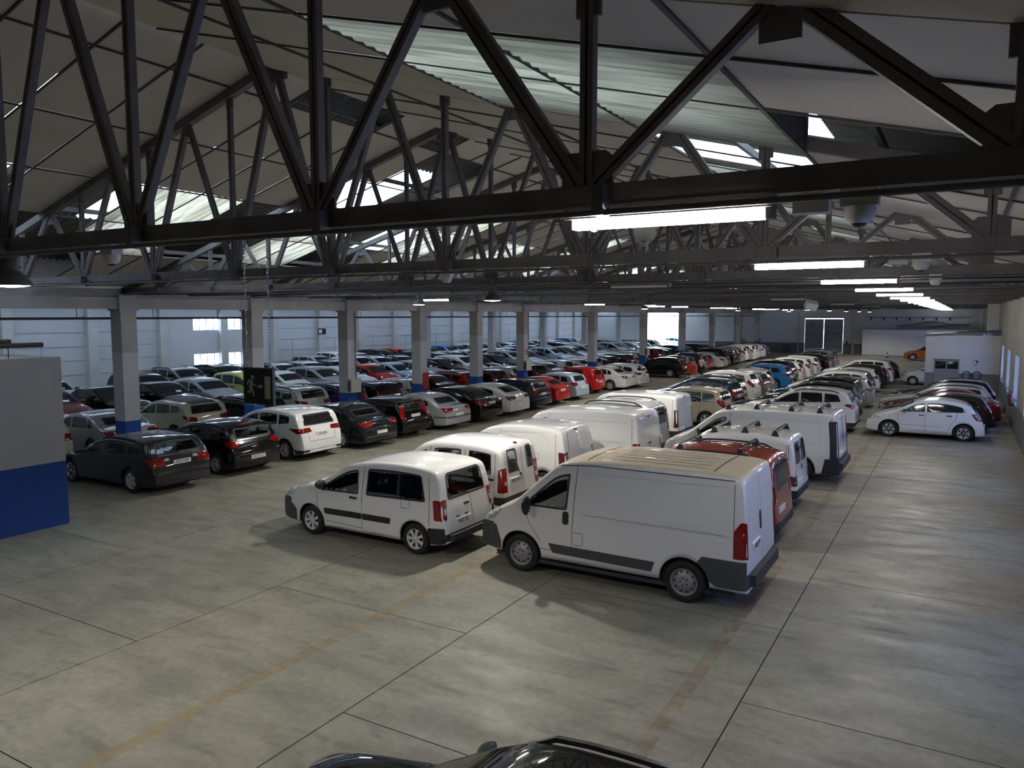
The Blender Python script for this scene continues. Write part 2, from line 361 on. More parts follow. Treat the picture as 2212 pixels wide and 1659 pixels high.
# slender white columns inside the left nave
for k in range(5):
    o = MB().box((-.27,-.27,0), (.27,.27,6.0), COLW).obj('white_column', None, (-35.75, 48.05+9.7*k, 0))
    tag(o, 'slender white column deep in the left nave, %s from the near end' % ordinal(k+1), 'column', 'slender columns of the left nave')

# --- column line with blue dado, concrete beam and pipe
CY = [T0+BAY*k for k in range(-1, 8)] + [T0+BAY*k for k in (9, 11, 13, 15, 17, 19)]
CY = [y for y in CY if y > 10]
for k, y in enumerate(CY):
    e = empty('concrete_column', (XCOL, y, 0)); h = .25; rough = random.uniform(-.15, .15)
    nb = GREYW if k >= 9 else BLUEM
    e2 = MB().box((-h,-h,0), (h,h,1.45), nb).obj('painted_base', e); MB().box((-h,-h,1.45), (h,h,3.55+rough), COLW).obj('shaft', e)
    MB().box((-h-.002,-h-.002,3.55+rough), (h+.002,h+.002,4.75), COLD).obj('unpainted_top', e)
    MB().box((-h-.05,-h-.05,4.75), (h+.05,h+.05,5.2), BEAMM).obj('capital', e)
    if k < 9: lab = 'white concrete column with blue base, %s from the near end of the row' % ordinal(k+1)
    else: lab = 'white concrete column with grey base, %s from the near end of the row' % ordinal(k+1)
    tag(e, lab, 'column', 'concrete columns along the left aisle')
bm = empty('trim_2', (XCOL, 0, 0)); tag(bm, kind='structure')
for a, b in zip([YB]+CY, CY+[YF]): MB().box((-.2,a+.31,4.80), (.2,b-.31,5.14), BEAMM).obj('beam_segment', bm)
PIPE = mat('dark_pipe', (.035,.028,.026), .5)
o = MB().cyl((-21.98,YB,4.52), (-21.98,YF-.5,4.52), .035, PIPE, 8).obj('sprinkler_pipe'); tag(o, 'long dark sprinkler pipe running under the beam behind the columns', 'pipe')
for k in range(0, 30):
    yy = 8 + 2.425*k; MB().cyl((-21.98,yy,4.55), (-21.98,yy,4.80), .008, PIPE, 5).obj('hanger', o)

# --- room with blue dado at the left edge
rm = empty('wall_office', (-17.0, 9.5, 0)); tag(rm, kind='structure')
RGREY = wallm('office_render', (.36,.355,.33), (.41,.40,.37), .8, .06)
MB().box((-.15,-13.5,1.42), (0,.04,3.72), RGREY).obj('upper_wall', rm); MB().box((-.15,-13.5,0), (.004,.044,1.42), BLUED).obj('painted_base', rm)
MB().box((-5.0,-.11,0), (-.15,.04,3.72), RGREY).obj('end_wall', rm); MB().box((-5.0,-13.5,3.6), (-.15,-.11,3.68), RGREY).obj('roof_slab', rm)
for k, (x, z, r) in enumerate(((-.25,3.98,.055),(-.55,4.06,.05),(-.75,3.86,.05))):
    o = MB().cyl((-17.0+x,-3,z), (-17.0+x,9.3-.5*k,z), r, PIPE, 10).cyl((-17+x,8.6-.5*k,3.7), (-17+x,8.6-.5*k,z), .01, PIPE, 6).cyl((-17+x,3,3.7), (-17+x,3,z), .01, PIPE, 6).obj('roof_pipe')
    tag(o, ['dark pipe lying nearest the edge on the grey office roof','thin dark pipe set back highest on the grey office roof','dark pipe set furthest back on the grey office roof'][k], 'pipe')

# --- shed at the right
sh = empty('wall_shed', (-1.8, 51.7, 0)); tag(sh, kind='structure')
SHW = wallm('shed_render', (.42,.425,.43), (.47,.475,.48), 1.0, .08)
MB().box((0,0,1.25), (3.76,.15,3.45), SHW).obj('front_wall', sh); MB().box((0,-.006,0), (3.76,.15,1.25), GREYW).obj('painted_base', sh)
MB().box((0,.15,0), (.15,4.0,3.45), SHW).obj('side_wall', sh)
MB().add([(-.1,-.12,3.42),(3.76,-.12,3.62),(3.76,4.1,3.62),(-.1,4.1,3.42),(-.1,-.12,3.5),(3.76,-.12,3.72),(3.76,4.1,3.72),(-.1,4.1,3.5)], [(0,3,2,1),(4,5,6,7),(0,1,5,4),(1,2,6,5),(2,3,7,6),(3,0,4,7)], GREYPL).obj('roof', sh)
dd = empty('door_2', (-1.8+.47, 51.7-.01, 0)); tag(dd, kind='structure'); DG = mat('shed_door_grey', (.17,.175,.185), .5)
MB().box((0,-.05,0), (1.28,0,2.0), DG).obj('door_leaf', dd); MB().box((0,-.06,2.0), (1.28,.0,2.06), GREYPL).obj('head', dd)
for s_ in (0.06, .68): MB().box((s_,-.06,1.5), (s_+.55,-.045,1.93), DARKGLASS).obj('pane', dd)
s2 = MB().box((0,-.02,0), (.22,0,.27), mat('sign_navy', (.03,.04,.09), .5)).box((.03,-.024,.04), (.1,-.02,.23), PAPER).box((.14,-.024,.04), (.2,-.02,.12), PAPER).obj('wall_sign', None, (.67, 51.69, 1.75)); tag(s2, 'small dark blue safety sign on the shed front', 'sign')
for k in range(2):
    mb = MB()
    pts = [(.22*math.cos(2*PI*i/18), 0, .22*math.sin(2*PI*i/18)) for i in range(19)]
    o = mb.tube(pts, .03, BLKPL, 6).obj('wheel_hoop', None, (.35+.5*k, 51.6, 1.15)); tag(o, ['left','right'][k] + ' dark hoop hanging on the shed front under the sign', 'hoop')

# --- roof trusses
TM = noise_mix(mat('truss_paint', (.06,.055,.05), .6), (.095,.086,.083), (.15,.137,.132), 3.0, .3, .7, 5, None, .08, 40)
PANEL = 2.24; BN = [RIDGE + (i+.5)*PANEL for i in range(-5, 5)]; TNODE = [RIDGE + i*PANEL for i in range(-4, 5)]
truss_meshes = {}
def tm(key, fn):
    if key not in truss_meshes: truss_meshes[key] = fn()
    return truss_meshes[key]
def dbl(p, q, wd, ht):
    """double-angle member: two bars with a slot between"""
    mb = MB(); p = Vector(p); q = Vector(q)
    for s_ in (-1, 1): mb.bar(p+Vector((0,s_*(wd/4+.006),0)), q+Vector((0,s_*(wd/4+.006),0)), wd/2-.012, ht, TM, up=(0,0,1) if abs((q-p).normalized().z) < .9 else (1,0,0))
    d_ = (q-p).normalized(); return mb
def member(p, q, face, dep):
    """two angles side by side as seen from the aisle (face) with a dark slot"""
    mb = MB(); p = Vector(p); q = Vector(q); d_ = (q-p).normalized(); sd = Vector((d_.z,0,-d_.x))
    for s_ in (-1, 1): mb.bar(p+sd*s_*(face/4+.004), q+sd*s_*(face/4+.004), dep, face/2-.008, TM, up=tuple(sd))
    mb.bar(p-Vector((0,-.02,0)), q-Vector((0,-.02,0)), dep*.4, face*.5, TM, up=tuple(sd))
    return mb
ZB0, ZB1 = 5.28, 5.42
def truss(k, y):
    e = empty('roof_truss', (0, y, 0))
    lab = 'brown steel roof truss nearest the camera' if k == 0 else 'brown steel roof truss, %s in line from the camera' % ordinal(k+1)
    tag(e, lab, 'roof truss', 'roof trusses')
    L = lambda n, key, fn: link(n, tm(key, lambda: fn().mesh(n)), e)
    x0, x1 = RIDGE-HALF, RIDGE+HALF
    L('bottom_chord', 'bc', lambda: MB().box((x0,-.065,ZB0), (x1,-.008,ZB1), TM).box((x0,.008,ZB0), (x1,.065,ZB1), TM).box((x0,-.09,ZB0), (x1,.09,ZB0+.015), TM))
    zt = lambda x: zroof(x)-.07
    for s_ in (-1, 1):
        L('top_chord', 'tc%d' % s_, lambda: MB().bar((RIDGE,0,zt(RIDGE)), (RIDGE+s_*HALF,0,zt(RIDGE+s_*HALF)), .13, .14, TM))
    for i, x in enumerate(BN):
        L('vertical', 'v%d' % i, lambda: member((x,0,ZB1), (x,0,zt(x)), .085, .07))
        L('gusset', 'g%d' % i, lambda: MB().add([(x-.17,-.012,ZB1-.06),(x+.17,-.012,ZB1-.06),(x+.17,-.012,ZB1+.17),(x+.12,-.012,ZB1+.21),(x-.12,-.012,ZB1+.21),(x-.17,-.012,ZB1+.17),
            (x-.17,.012,ZB1-.06),(x+.17,.012,ZB1-.06),(x+.17,.012,ZB1+.17),(x+.12,.012,ZB1+.21),(x-.12,.012,ZB1+.21),(x-.17,.012,ZB1+.17)], [(0,1,2,3,4,5),(11,10,9,8,7,6),(0,6,7,1),(1,7,8,2),(2,8,9,3),(3,9,10,4),(4,10,11,5),(5,11,6,0)], TM))
        for j, tx in enumerate((x-PANEL/2, x+PANEL/2)):
            if abs(tx-RIDGE) > HALF-1.0: continue
            f = .115 if (tx-x)*(x-RIDGE) < 0 else .085
            L('diagonal', 'd%d_%d' % (i, j), lambda: member((x+(.05 if j else -.05),0,ZB1), (tx,0,zt(tx)), f, .075))
        L('top_gusset', 'u%d' % i, lambda: MB().box((x-.08,-.014,zt(x)-.22), (x+.08,.014,zt(x)-.02), TM))
    for i, x in enumerate(TNODE):
        ww = .26 if x == RIDGE else .11
        L('top_gusset', 't%d' % i, lambda: MB().box((x-ww,-.014,zt(x)-.26), (x+ww,.014,zt(x)), TM))
    return e
for k, y in enumerate(TY): truss(k, y)

# --- ceiling of cream boards on both slopes, open or translucent in places
CEILM = noise_mix(mat('ceiling_board', (.5,.47,.40), .85), (.48,.445,.36), (.54,.50,.41), .8, .3, .7, 5)
def translucent(name, c, t, f):
    m = bpy.data.materials.new(name); m.use_nodes = True; n, l = nodes(m); n.remove(n['Principled BSDF']); o = n['Material Output']
    a = n.new('ShaderNodeBsdfDiffuse'); b = n.new('ShaderNodeBsdfTranslucent'); a.inputs[0].default_value = (*c, 1)
    g = n.new('ShaderNodeNewGeometry'); mp = n.new('ShaderNodeMapping'); mp.inputs['Scale'].default_value = (.6,6,.6); l.new(g.outputs['Position'], mp.inputs[0])
    nz = n.new('ShaderNodeTexNoise'); nz.inputs['Scale'].default_value = 1.5; nz.inputs['Detail'].default_value = 6; l.new(mp.outputs[0], nz.inputs['Vector'])
    r = n.new('ShaderNodeValToRGB'); r.color_ramp.elements[0].position = .38; r.color_ramp.elements[1].position = .56
    r.color_ramp.elements[0].color = (t[0]*.5,t[1]*.5,t[2]*.42,1); r.color_ramp.elements[1].color = (*t,1); l.new(nz.outputs[0], r.inputs[0]); l.new(r.outputs[0], b.inputs[0])
    mx = n.new('ShaderNodeMixShader'); mx.inputs[0].default_value = f; l.new(a.outputs[0], mx.inputs[1]); l.new(b.outputs[0], mx.inputs[2]); l.new(mx.outputs[0], o.inputs[0])
    MATS[name] = m; return m
FIBRE = translucent('fibre_sheet', (.45,.42,.34), (.56,.49,.36), .6)
SKYL = translucent('skylight_sheet', (.6,.6,.6), (.80,.84,.88), .85)
ASB = noise_mix(mat('old_roof_sheet', (.10,.09,.08), .9), (.075,.066,.058), (.14,.125,.11), 2.0, .3, .7, 6, (1,3,1))
DARKF = translucent('dark_fibre_sheet', (.46,.44,.38), (.28,.26,.19), .5)  # darker, less translucent copy of the fibre sheet for the right slope
cl = empty('ceiling', (0,0,0)); tag(cl, kind='structure')
LX = [RIDGE, -10.9, -12.9, -14.9, -16.9, -18.9, -21.5]; RX = [RIDGE, -7.6, -5.6, -3.6, -1.6, .4, 1.9]
SY = [0, 1.2125, 2.425, 3.6375, 4.85]; SYR = [0, 1.1, 2.7, 4.85]
MISSING = {  # (side, bay, strip, column)
 *[('L',1,s,c) for s in (0,1,2) for c in (3,4,5)], ('L',1,3,4), ('L',1,3,5),
 *[('L',2,s,c) for s in (0,3) for c in (3,4)], ('L',2,0,5), ('L',2,1,5), ('L',2,1,0), ('L',2,2,0),
 ('L',3,0,0), *[('L',3,s,1) for s in (1,2)], *[('L',3,s,2) for s in (0,1,2)], *[('L',3,s,c) for s in (0,3) for c in (3,4)],
 *[('R',1,2,c) for c in (4,5)], *[('R',2,s,c) for s in (0,1) for c in (3,)], ('L',4,0,4), ('L',4,0,3), ('R',4,2,4), ('R',4,2,5), ('L',5,2,4), ('L',5,3,1), ('L',6,1,2), ('R',5,1,1), ('R',6,2,4), ('L',0,1,3),('L',0,1,4),
 ('L',7,1,1), ('R',8,2,3), ('L',8,2,3), ('L',6,3,4), ('L',7,3,4)}
TRANS = {*[('R',1,s,c) for s in (1,2) for c in (2,3)], *[('L',2,s,c) for s in (1,2) for c in (3,4)], *[('L',3,s,c) for s in (1,2) for c in (3,4)],
 *[('L',b,s,c) for b in range(4, 14) for s in (1,2) for c in (3,)], *[('L',b,2,c) for b in (4,6,8) for c in (2,4)], *[('R',b,2,3) for b in (2,3,4,6,7)], ('R',5,2,4), ('R',5,1,4)}
def sheet_wave(x0, x1, y0, y1, zf, m, pitch=.177, amp=.022, nx=1):
    """corrugated sheet: waves across Y, sloping with X"""
    mb = MB(); n = max(4, int(round((y1-y0)/pitch*6))); vs = []; fs = []
    xs_ = [x0+(x1-x0)*i/nx for i in range(nx+1)]
    for i in range(n+1):
        y = y0+(y1-y0)*i/n; dz = amp*math.sin(2*PI*y/pitch)
        for x in xs_: vs.append((x, y, zf(x)+dz))
    for i in range(n):
        for j in range(nx): a = i*(nx+1)+j; fs.append((a, a+1, a+nx+2, a+nx+1))
    return mb.add(vs, fs, m, True)
far_cream = MB(); pcache = {}
def panel_box(mb, x0, x1, y0, y1, zf, m, t=.025):
    z0, z1 = zf(x0), zf(x1)
    return mb.add([(x0,y0,z0),(x1,y0,z1),(x1,y1,z1),(x0,y1,z0),(x0,y0,z0+t),(x1,y0,z1+t),(x1,y1,z1+t),(x0,y1,z0+t)], [(0,3,2,1),(4,5,6,7),(0,1,5,4),(1,2,6,5),(2,3,7,6),(3,0,4,7)], m)
for side, XS, off in (('L', LX, .012), ('R', RX, -.155)):
    zf = lambda x, o=off: zroof(x)+o
    for b in range(0, NT):
        yb0 = T0 - BAY + BAY*b
        SS = SY if side == 'L' else SYR
        for s_ in range(len(SS)-1):
            for c in range(6):
                key = (side, b, s_, c)
                if key in MISSING: continue
                x0, x1 = XS[c], XS[c+1]; y0, y1 = yb0+SS[s_], yb0+SS[s_+1]
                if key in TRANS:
                    sheet_wave(x0, x1, y0, y1, zf, FIBRE if side == 'L' else DARKF).obj('translucent_panel', cl); continue
                g = .014 if side == 'R' else .018; gx = math.copysign(g, x1-x0)
                if b < 6:
                    pk = (side, c, s_)
                    if pk not in pcache: pcache[pk] = panel_box(MB(), x0+gx, x1-gx, SS[s_]+g, SS[s_+1]-g, zf, CEILM).mesh('ceiling_panel')
                    link('ceiling_panel', pcache[pk], cl, (0, yb0, 0))
                else: panel_box(far_cream, x0+gx, x1-gx, y0+g, y1-g, zf, CEILM)
o = far_cream.obj('ceiling_panels', cl); o['kind'] = 'stuff'
# unseen rooflights put in to bring more daylight into the left nave
for xa, xb in ((-43.6,-42.6),(-31.6,-30.7)): sheet_wave(xa-.05, xb+.05, YB, YF, lambda x: 6.24, SKYL, .177*2, .028).obj('unseen_rooflight', lc, (0,0,-6.0))
# dark battens covering the joints between the boards
BAT = mat('batten', (.055,.050,.045), .7)
bt = {}
for side, XS, off in (('L', LX, -.006), ('R', RX, -.17)):
    for x in XS[1:-1]:
        z = zroof(x)+off; MB().box((x-.018,YB+.1,z-.012), (x+.018,YF,z+.012), BAT).obj('batten', cl)
    me = MB().bar((XS[0],0,zroof(XS[0])+off), (XS[-1],0,zroof(XS[-1])+off), .032 if side == 'L' else .022, .02, BAT).mesh('batten')
    for b in range(0, NT):
        for q in (SY[1:4] if side == 'L' else SYR[1:3]): link('batten', me, cl, (0, T0-BAY+BAY*b+q, 0))
# outer corrugated roof with translucent skylights
rf = empty('ceiling_roof', (0,0,0)); tag(rf, kind='structure')
UP = .75
def outer(x0, x1, y0, y1, m, name, up=UP): sheet_wave(x0, x1, y0, y1, lambda x: zroof(x)+up, m, .177, .028).obj(name, rf)
for s_ in (-1, 1):
    X = lambda d_: RIDGE + s_*d_; DE = 8.0 if s_ > 0 else 8.8
    outer(X(0), X(3.2), YB, YF, ASB, 'roof_sheet'); outer(X(DE), X(12.4), YB, YF, ASB, 'roof_sheet')
    y = YB
    for b in range(NT):
        a, c = T0-BAY+BAY*b+1.7, T0-BAY+BAY*b+4.1
        if a > YF-5: break
        outer(X(3.2), X(DE), y, a, ASB, 'roof_sheet'); outer(X(3.2), X(DE), a, c, SKYL, 'skylight_sheet'); y = c
    outer(X(3.2), X(DE), y, YF, ASB, 'roof_sheet')
# closure board between ceiling and roof beside the first skylight
MB().box((-1.62,4.4,zroof(-1.6)-.15), (-1.58,9.25,zroof(-1.6)+UP), ASB).obj('closure_board', rf)
# purlins lying on the trusses, above the boards
for k, d_ in enumerate((1.0, 3.0, 5.0, 7.0, 9.0)):
    for s_ in (-1, 1):
        x = RIDGE + s_*d_; MB().box((x-.03,YB,zroof(x)+.10), (x+.03,YF,zroof(x)+.20), TM).obj('purlin', rf)
MB().box((XL-.1,YB,5.14), (XL+.05,YF,6.4), BEAMM).obj('wall_eaves')['kind'] = 'structure'
MB().box((XR,YB,5.6), (XR+.35,YF,6.9), CREAMW).obj('wall_eaves_right')['kind'] = 'structure'
# ================================================================== vehicles
def chaikin(pts, it=2):
    for _ in range(it):
        o = [pts[0]]
        for a, b in zip(pts, pts[1:]):
            o += [(a[0]*.75+b[0]*.25, a[1]*.75+b[1]*.25), (a[0]*.25+b[0]*.75, a[1]*.25+b[1]*.75)]
        o.append(pts[-1]); pts = o
    return pts
def lerp(tab, x):
    if x <= tab[0][0]: return tab[0][1]
    for (a, za), (b, zb) in zip(tab, tab[1:]):
        if x <= b: return za + (zb-za)*(x-a)/(b-a) if b > a else zb
    return tab[-1][1]
def round_poly(pts, r=.04, n=3):
    o = []; N = len(pts)
    for i in range(N):
        p = Vector(pts[i]); a = Vector(pts[i-1]); b = Vector(pts[(i+1) % N])
        da = (a-p); db = (b-p); ra = min(r, da.length*.45, db.length*.45)
        if ra < 1e-4: o.append(tuple(p)); continue
        s = p+da.normalized()*ra; e = p+db.normalized()*ra
        for k in range(n+1):
            t = k/n; o.append(tuple(s*(1-t)**2 + p*2*t*(1-t) + e*t*t))
    return o
def inside(p, poly):
    x, y = p; c = False; j = len(poly)-1
    for i in range(len(poly)):
        xi, yi = poly[i]; xj, yj = poly[j]
        if (yi > y) != (yj > y) and x < (xj-xi)*(y-yi)/(yj-yi)+xi: c = not c
        j = i
    return c
def inset(poly, d):
    cx = sum(p[0] for p in poly)/len(poly); cy = sum(p[1] for p in poly)/len(poly); N = len(poly); o = []
    A = sum(poly[i-1][0]*poly[i][1]-poly[i][0]*poly[i-1][1] for i in range(N)); sg = 1 if A > 0 else -1
    for i in range(N):
        a = Vector(poly[i-1]); p = Vector(poly[i]); b = Vector(poly[(i+1) % N])
        n1 = (p-a); n2 = (b-p)
        n1 = Vector((-n1.y, n1.x)).normalized()*sg if n1.length > 1e-6 else Vector((0,0)); n2 = Vector((-n2.y, n2.x)).normalized()*sg if n2.length > 1e-6 else Vector((0,0))
        q = n1+n2; q = q.normalized() if q.length > 1e-6 else n1
        o.append(tuple(p+q*d))
    return o
RAYS = {'L': lambda u, v: ((u,4,v),(0,-1,0)), 'R': lambda u, v: ((u,-4,v),(0,1,0)), 'B': lambda u, v: ((-5,u,v),(1,0,0)), 'F': lambda u, v: ((8,u,v),(-1,0,0)), 'T': lambda u, v: ((u,v,5),(0,0,-1))}
Q2 = math.sqrt(.5)
def corner_ray(front, sg, u0):
    """rays into a body corner at 45 degrees; u runs along the bumper from the end face to the flank"""
    ex = -1 if front else 1
    return lambda u, v: ((u0[0]+ex*u*Q2 - ex*4, u0[1]+sg*u*Q2 + sg*4, v), (ex*Q2, -sg*Q2, 0))
def hull(pts):
    pts = sorted(set(pts))
    def half(P):
        o = []
        for p in P:
            while len(o) > 1 and (o[-1][0]-o[-2][0])*(p[1]-o[-2][1]) - (o[-1][1]-o[-2][1])*(p[0]-o[-2][0]) <= 0: o.pop()
            o.append(p)
        return o[:-1]
    return half(pts) + half(pts[::-1])
class Shell:
    """the lofted body of one vehicle, with patches projected on to it"""
    def __init__(s, sp, fine=False):
        s.sp = sp; L, W = sp['L'], sp['W']; s.L, s.W = L, W; s.sa = sp['sr']        # sr: distance of the rear axle from the nose
        s.prof = chaikin(sp['prof'], 2); belt = sp['belt']; tum = sp.get('tum', .2); rc0 = sp.get('rc', .095); cr0 = sp.get('crown', .03)
        wr = sp.get('wr', .31); ra = sp.get('ra', wr+.06); s.wr = wr
        nf, nr, af, ar = sp.get('nf', .12), sp.get('nr', .055), sp.get('af', .75), sp.get('ar', .45); zm = sp.get('zm', .62); zsill = sp.get('sill', .2)
        # stations
        st = set(); last = None; acc = 0
        for (x, z) in s.prof:
            if last is None or math.hypot(x-last[0], z-last[1]) > (.03 if fine else .05): st.add(round(x, 4)); last = (x, z)
        st |= {0.0, round(L, 4)}
        k = 0
        dx = .05 if fine else .12
        while k*dx < L: st.add(round(k*dx, 4)); k += 1
        for ax in (sp['sf'], sp['sr']):
            for i in range(-7, 8): st.add(round(ax + ra*math.sin(i/7*PI/2), 4))
            st |= {round(ax-ra-.006, 4), round(ax+ra+.006, 4)}
        st = sorted(x for x in st if 0 <= x <= L); out = [st[0]]
        for x in st[1:]:
            if x-out[-1] > .004: out.append(x)
        s.st = out
        def plan(x):
            k = 1.0
            if x < af: k -= nf*((af-x)/af)**2.2
            if x < .10: k -= .05*((.10-x)/.10)**2
            if x > L-ar: k -= nr*((x-L+ar)/ar)**2.2
            if x > L-.08: k -= .04*((x-L+.08)/.08)**2
            return W/2*k
        def wz(x, z):
            b = lerp(belt, x); p = plan(x); 
            if z < zm: p *= 1-.07*((zm-z)/zm)**2
            if z > b: p -= tum*(z-b)
            elif z > zm: p *= 1-.012*((z-zm)/max(.05, b-zm))**2
            return p
        s.wz = wz; s.zt = lambda x: lerp(s.prof, x)
        def zb(x):
            z = zsill
            if x < .5: z += .05*((.5-x)/.5)**2
            if x > L-.5: z += sp.get('rb', .06)*((x-L+.5)/.5)**2
            for ax in (sp['sf'], sp['sr']):
                d = abs(x-ax)
                if d < ra: z = max(z, wr + math.sqrt(max(0, ra*ra-d*d))*.98)
            return z
        nS, nC, nT = (18, 5, 11) if fine else (9, 4, 5); rings = []
        for x in out:
            zt = s.zt(x); b0 = min(zb(x), zt-.06); h = zt-b0
            rc = min(rc0, h*.35); cr = min(cr0, h*.12); z1 = zt-cr-rc; we = wz(x, z1); rcy = min(rc*sp.get('rcy', 1.1), we*.4)
            half = [(wz(x, b0)-.035, b0+.004)]
            for j in range(nS):
                t = j/(nS-1); z = b0+(z1-b0)*t; half.append((wz(x, z), z))
            for j in range(1, nC+1):
                a = PI/2*j/nC; half.append((we-rcy*(1-math.cos(a)), z1+rc*math.sin(a)))
            ye = we-rcy
            for j in range(1, nT+1):
                y = ye*(1-j/nT); half.append((y, zt-cr*(y/ye)**2))
            rings.append([(s.sa-x, y, z) for y, z in half] + [(s.sa-x, -y, z) for y, z in reversed(half[:-1])])
        n = len(rings[0]); vs = [v for r in rings for v in r]; fs = []
        for i in range(len(rings)-1):
            for j in range(n-1): fs.append((i*n+j, (i+1)*n+j, (i+1)*n+j+1, i*n+j+1))
        k = (len(rings)-1)*n
        fs.append(tuple(range(n))[::1]); fs.append(tuple(range(k+n-1, k-1, -1)))
        # outward winding: compare a roof face normal with +z
        s.v = [Vector(v) for v in vs]
        f = fs[(len(rings)//2)*(n-1)+n//2]; nn = (s.v[f[1]]-s.v[f[0]]).cross(s.v[f[2]]-s.v[f[0]])
        if nn.z < 0: fs = [tuple(reversed(q)) for q in fs]
        s.f = fs; s.n = n
        s.bvh = BVHTree.FromPolygons(s.v, s.f); s.holes = []
    def corner(s, front, sg): return corner_ray(front, sg, (s.sa if front else s.sa-s.L, sg*s.W/2))
    def X(s, d): return s.sa-d                                # distance from the nose -> local x
    def hit(s, ax, u, v):
        o, d = (ax if callable(ax) else RAYS[ax])(u, v); h = s.bvh.ray_cast(Vector(o), Vector(d))
        if h[0] is None and ax != 'T':
            for k in range(1, 16):                             # below the edge of the body: slide up to it
                o2, _ = (ax if callable(ax) else RAYS[ax])(u, v+.015*k*(1 if v < 1 else -1)); h = s.bvh.ray_cast(Vector(o2), Vector(d))
                if h[0] is not None: break
        if h[0] is None:
            mid = Vector(o)+Vector(d)*(4 if callable(ax) else 3.2 if ax in 'LR' else 5 if ax == 'B' else 6)
            h = s.bvh.find_nearest(mid)
        return h[0], Vector(d)
    def patch(s, mb, ax, poly, m, off=.006, step=.14, skirt=.02, seal=None, sealw=.025, hole=False):
        """lay a polygon on the body along one axis; u,v are (x,z), (y,z) or (x,y) in local metres"""
        loop = []
        N = len(poly)
        for i in range(N):
            a = Vector(poly[i]); b = Vector(poly[(i+1) % N]); k = max(1, int((b-a).length/step))
            for j in range(k): loop.append(tuple(a+(b-a)*j/k))
        pts = [Vector(p) for p in loop]; edges = [(i, (i+1) % len(loop)) for i in range(len(loop))]; inner = None
        if seal is not None:
            inner = inset(loop, sealw); k = len(pts); pts += [Vector(p) for p in inner]; edges += [(k+i, k+(i+1) % len(inner)) for i in range(len(inner))]
        u0, u1 = min(p[0] for p in loop), max(p[0] for p in loop); v0, v1 = min(p[1] for p in loop), max(p[1] for p in loop)
        core = inset(loop, step*.3)
        i = u0+step
        while i < u1:
            j = v0+step
            while j < v1:
                if inside((i, j), core): pts.append(Vector((i, j)))
                j += step
            i += step
        V, _, F, *_r = delaunay_2d_cdt(pts, edges, [], 0, 1e-5)
        ps = []
        for q in V:
            h, d = s.hit(ax, q.x, q.y); ps.append(h-d*off)
        fg, fs_ = [], []
        for f in F:
            c = (sum(V[a].x for a in f)/len(f), sum(V[a].y for a in f)/len(f))
            if not inside(c, loop): continue
            p = [ps[a] for a in f]; nn = (p[1]-p[0]).cross(p[2]-p[0]); _, d = (ax if callable(ax) else RAYS[ax])(0, 0)
            if nn.dot(Vector(d)) > 0: f = tuple(reversed(f))
            (fs_ if inner and not inside(c, inner) else fg).append(tuple(f))
        mb.add(ps, fg, m, True)
        if fs_: mb.add(ps, fs_, seal, True)
        if skirt:
            rim = []
            for q in loop:
                h, d = s.hit(ax, *q); rim.append((h-d*off, h+d*skirt))
            k = len(rim); vs = [r[0] for r in rim]+[r[1] for r in rim]
            mb.add(vs, [(i, (i+1) % k, k+(i+1) % k, k+i) for i in range(k)], seal or m)
        if hole: s.holes.append((ax, inset(loop, .006)))
        return mb
    def ribbon(s, mb, ax, pts, wd, m, off=.003):
        """thin line on the body"""
        dense = []
        for a, b in zip(pts, pts[1:]):
            a = Vector(a); b = Vector(b); k = max(1, int((b-a).length/.1))
            for j in range(k): dense.append(a+(b-a)*j/k)
        dense.append(Vector(pts[-1])); vs = []
        for i, p in enumerate(dense):
            t = dense[min(i+1, len(dense)-1)]-dense[max(i-1, 0)]; t.normalize(); nrm = Vector((-t.y, t.x))*wd/2
            for q in (p+nrm, p-nrm):
                h, d = s.hit(ax, q.x, q.y); vs.append(h-d*off)
        mb.add(vs, [(2*i, 2*i+1, 2*i+3, 2*i+2) for i in range(len(dense)-1)], m); return mb
    def body_mesh(s, m):
        fs = s.f
        if s.holes:
            keep = []
            for f in fs:
                c = sum((s.v[a] for a in f), Vector())/len(f); nrm = (s.v[f[1]]-s.v[f[0]]).cross(s.v[f[2]]-s.v[f[0]]); dead = False
                P = [s.v[a] for a in f]
                for ax, poly in s.holes:
                    if ax in 'LR':
                        if (c.y > 0) == (ax == 'L') and inside((c.x, c.z), poly) and all(inside((q.x, q.z), poly) for q in P): dead = True
                    elif ax == 'B':
                        if c.x < 0.2 and inside((c.y, c.z), poly) and all(inside((q.y, q.z), poly) for q in P): dead = True
                    elif ax == 'T':
                        if c.z > .8 and nrm.normalized().z > .2 and inside((c.x, c.y), poly) and all(inside((q.x, q.y), poly) for q in P): dead = True
                if not dead: keep.append(f)
            fs = keep
        mb = MB(); mb.add(s.v, fs, m, True); return mb

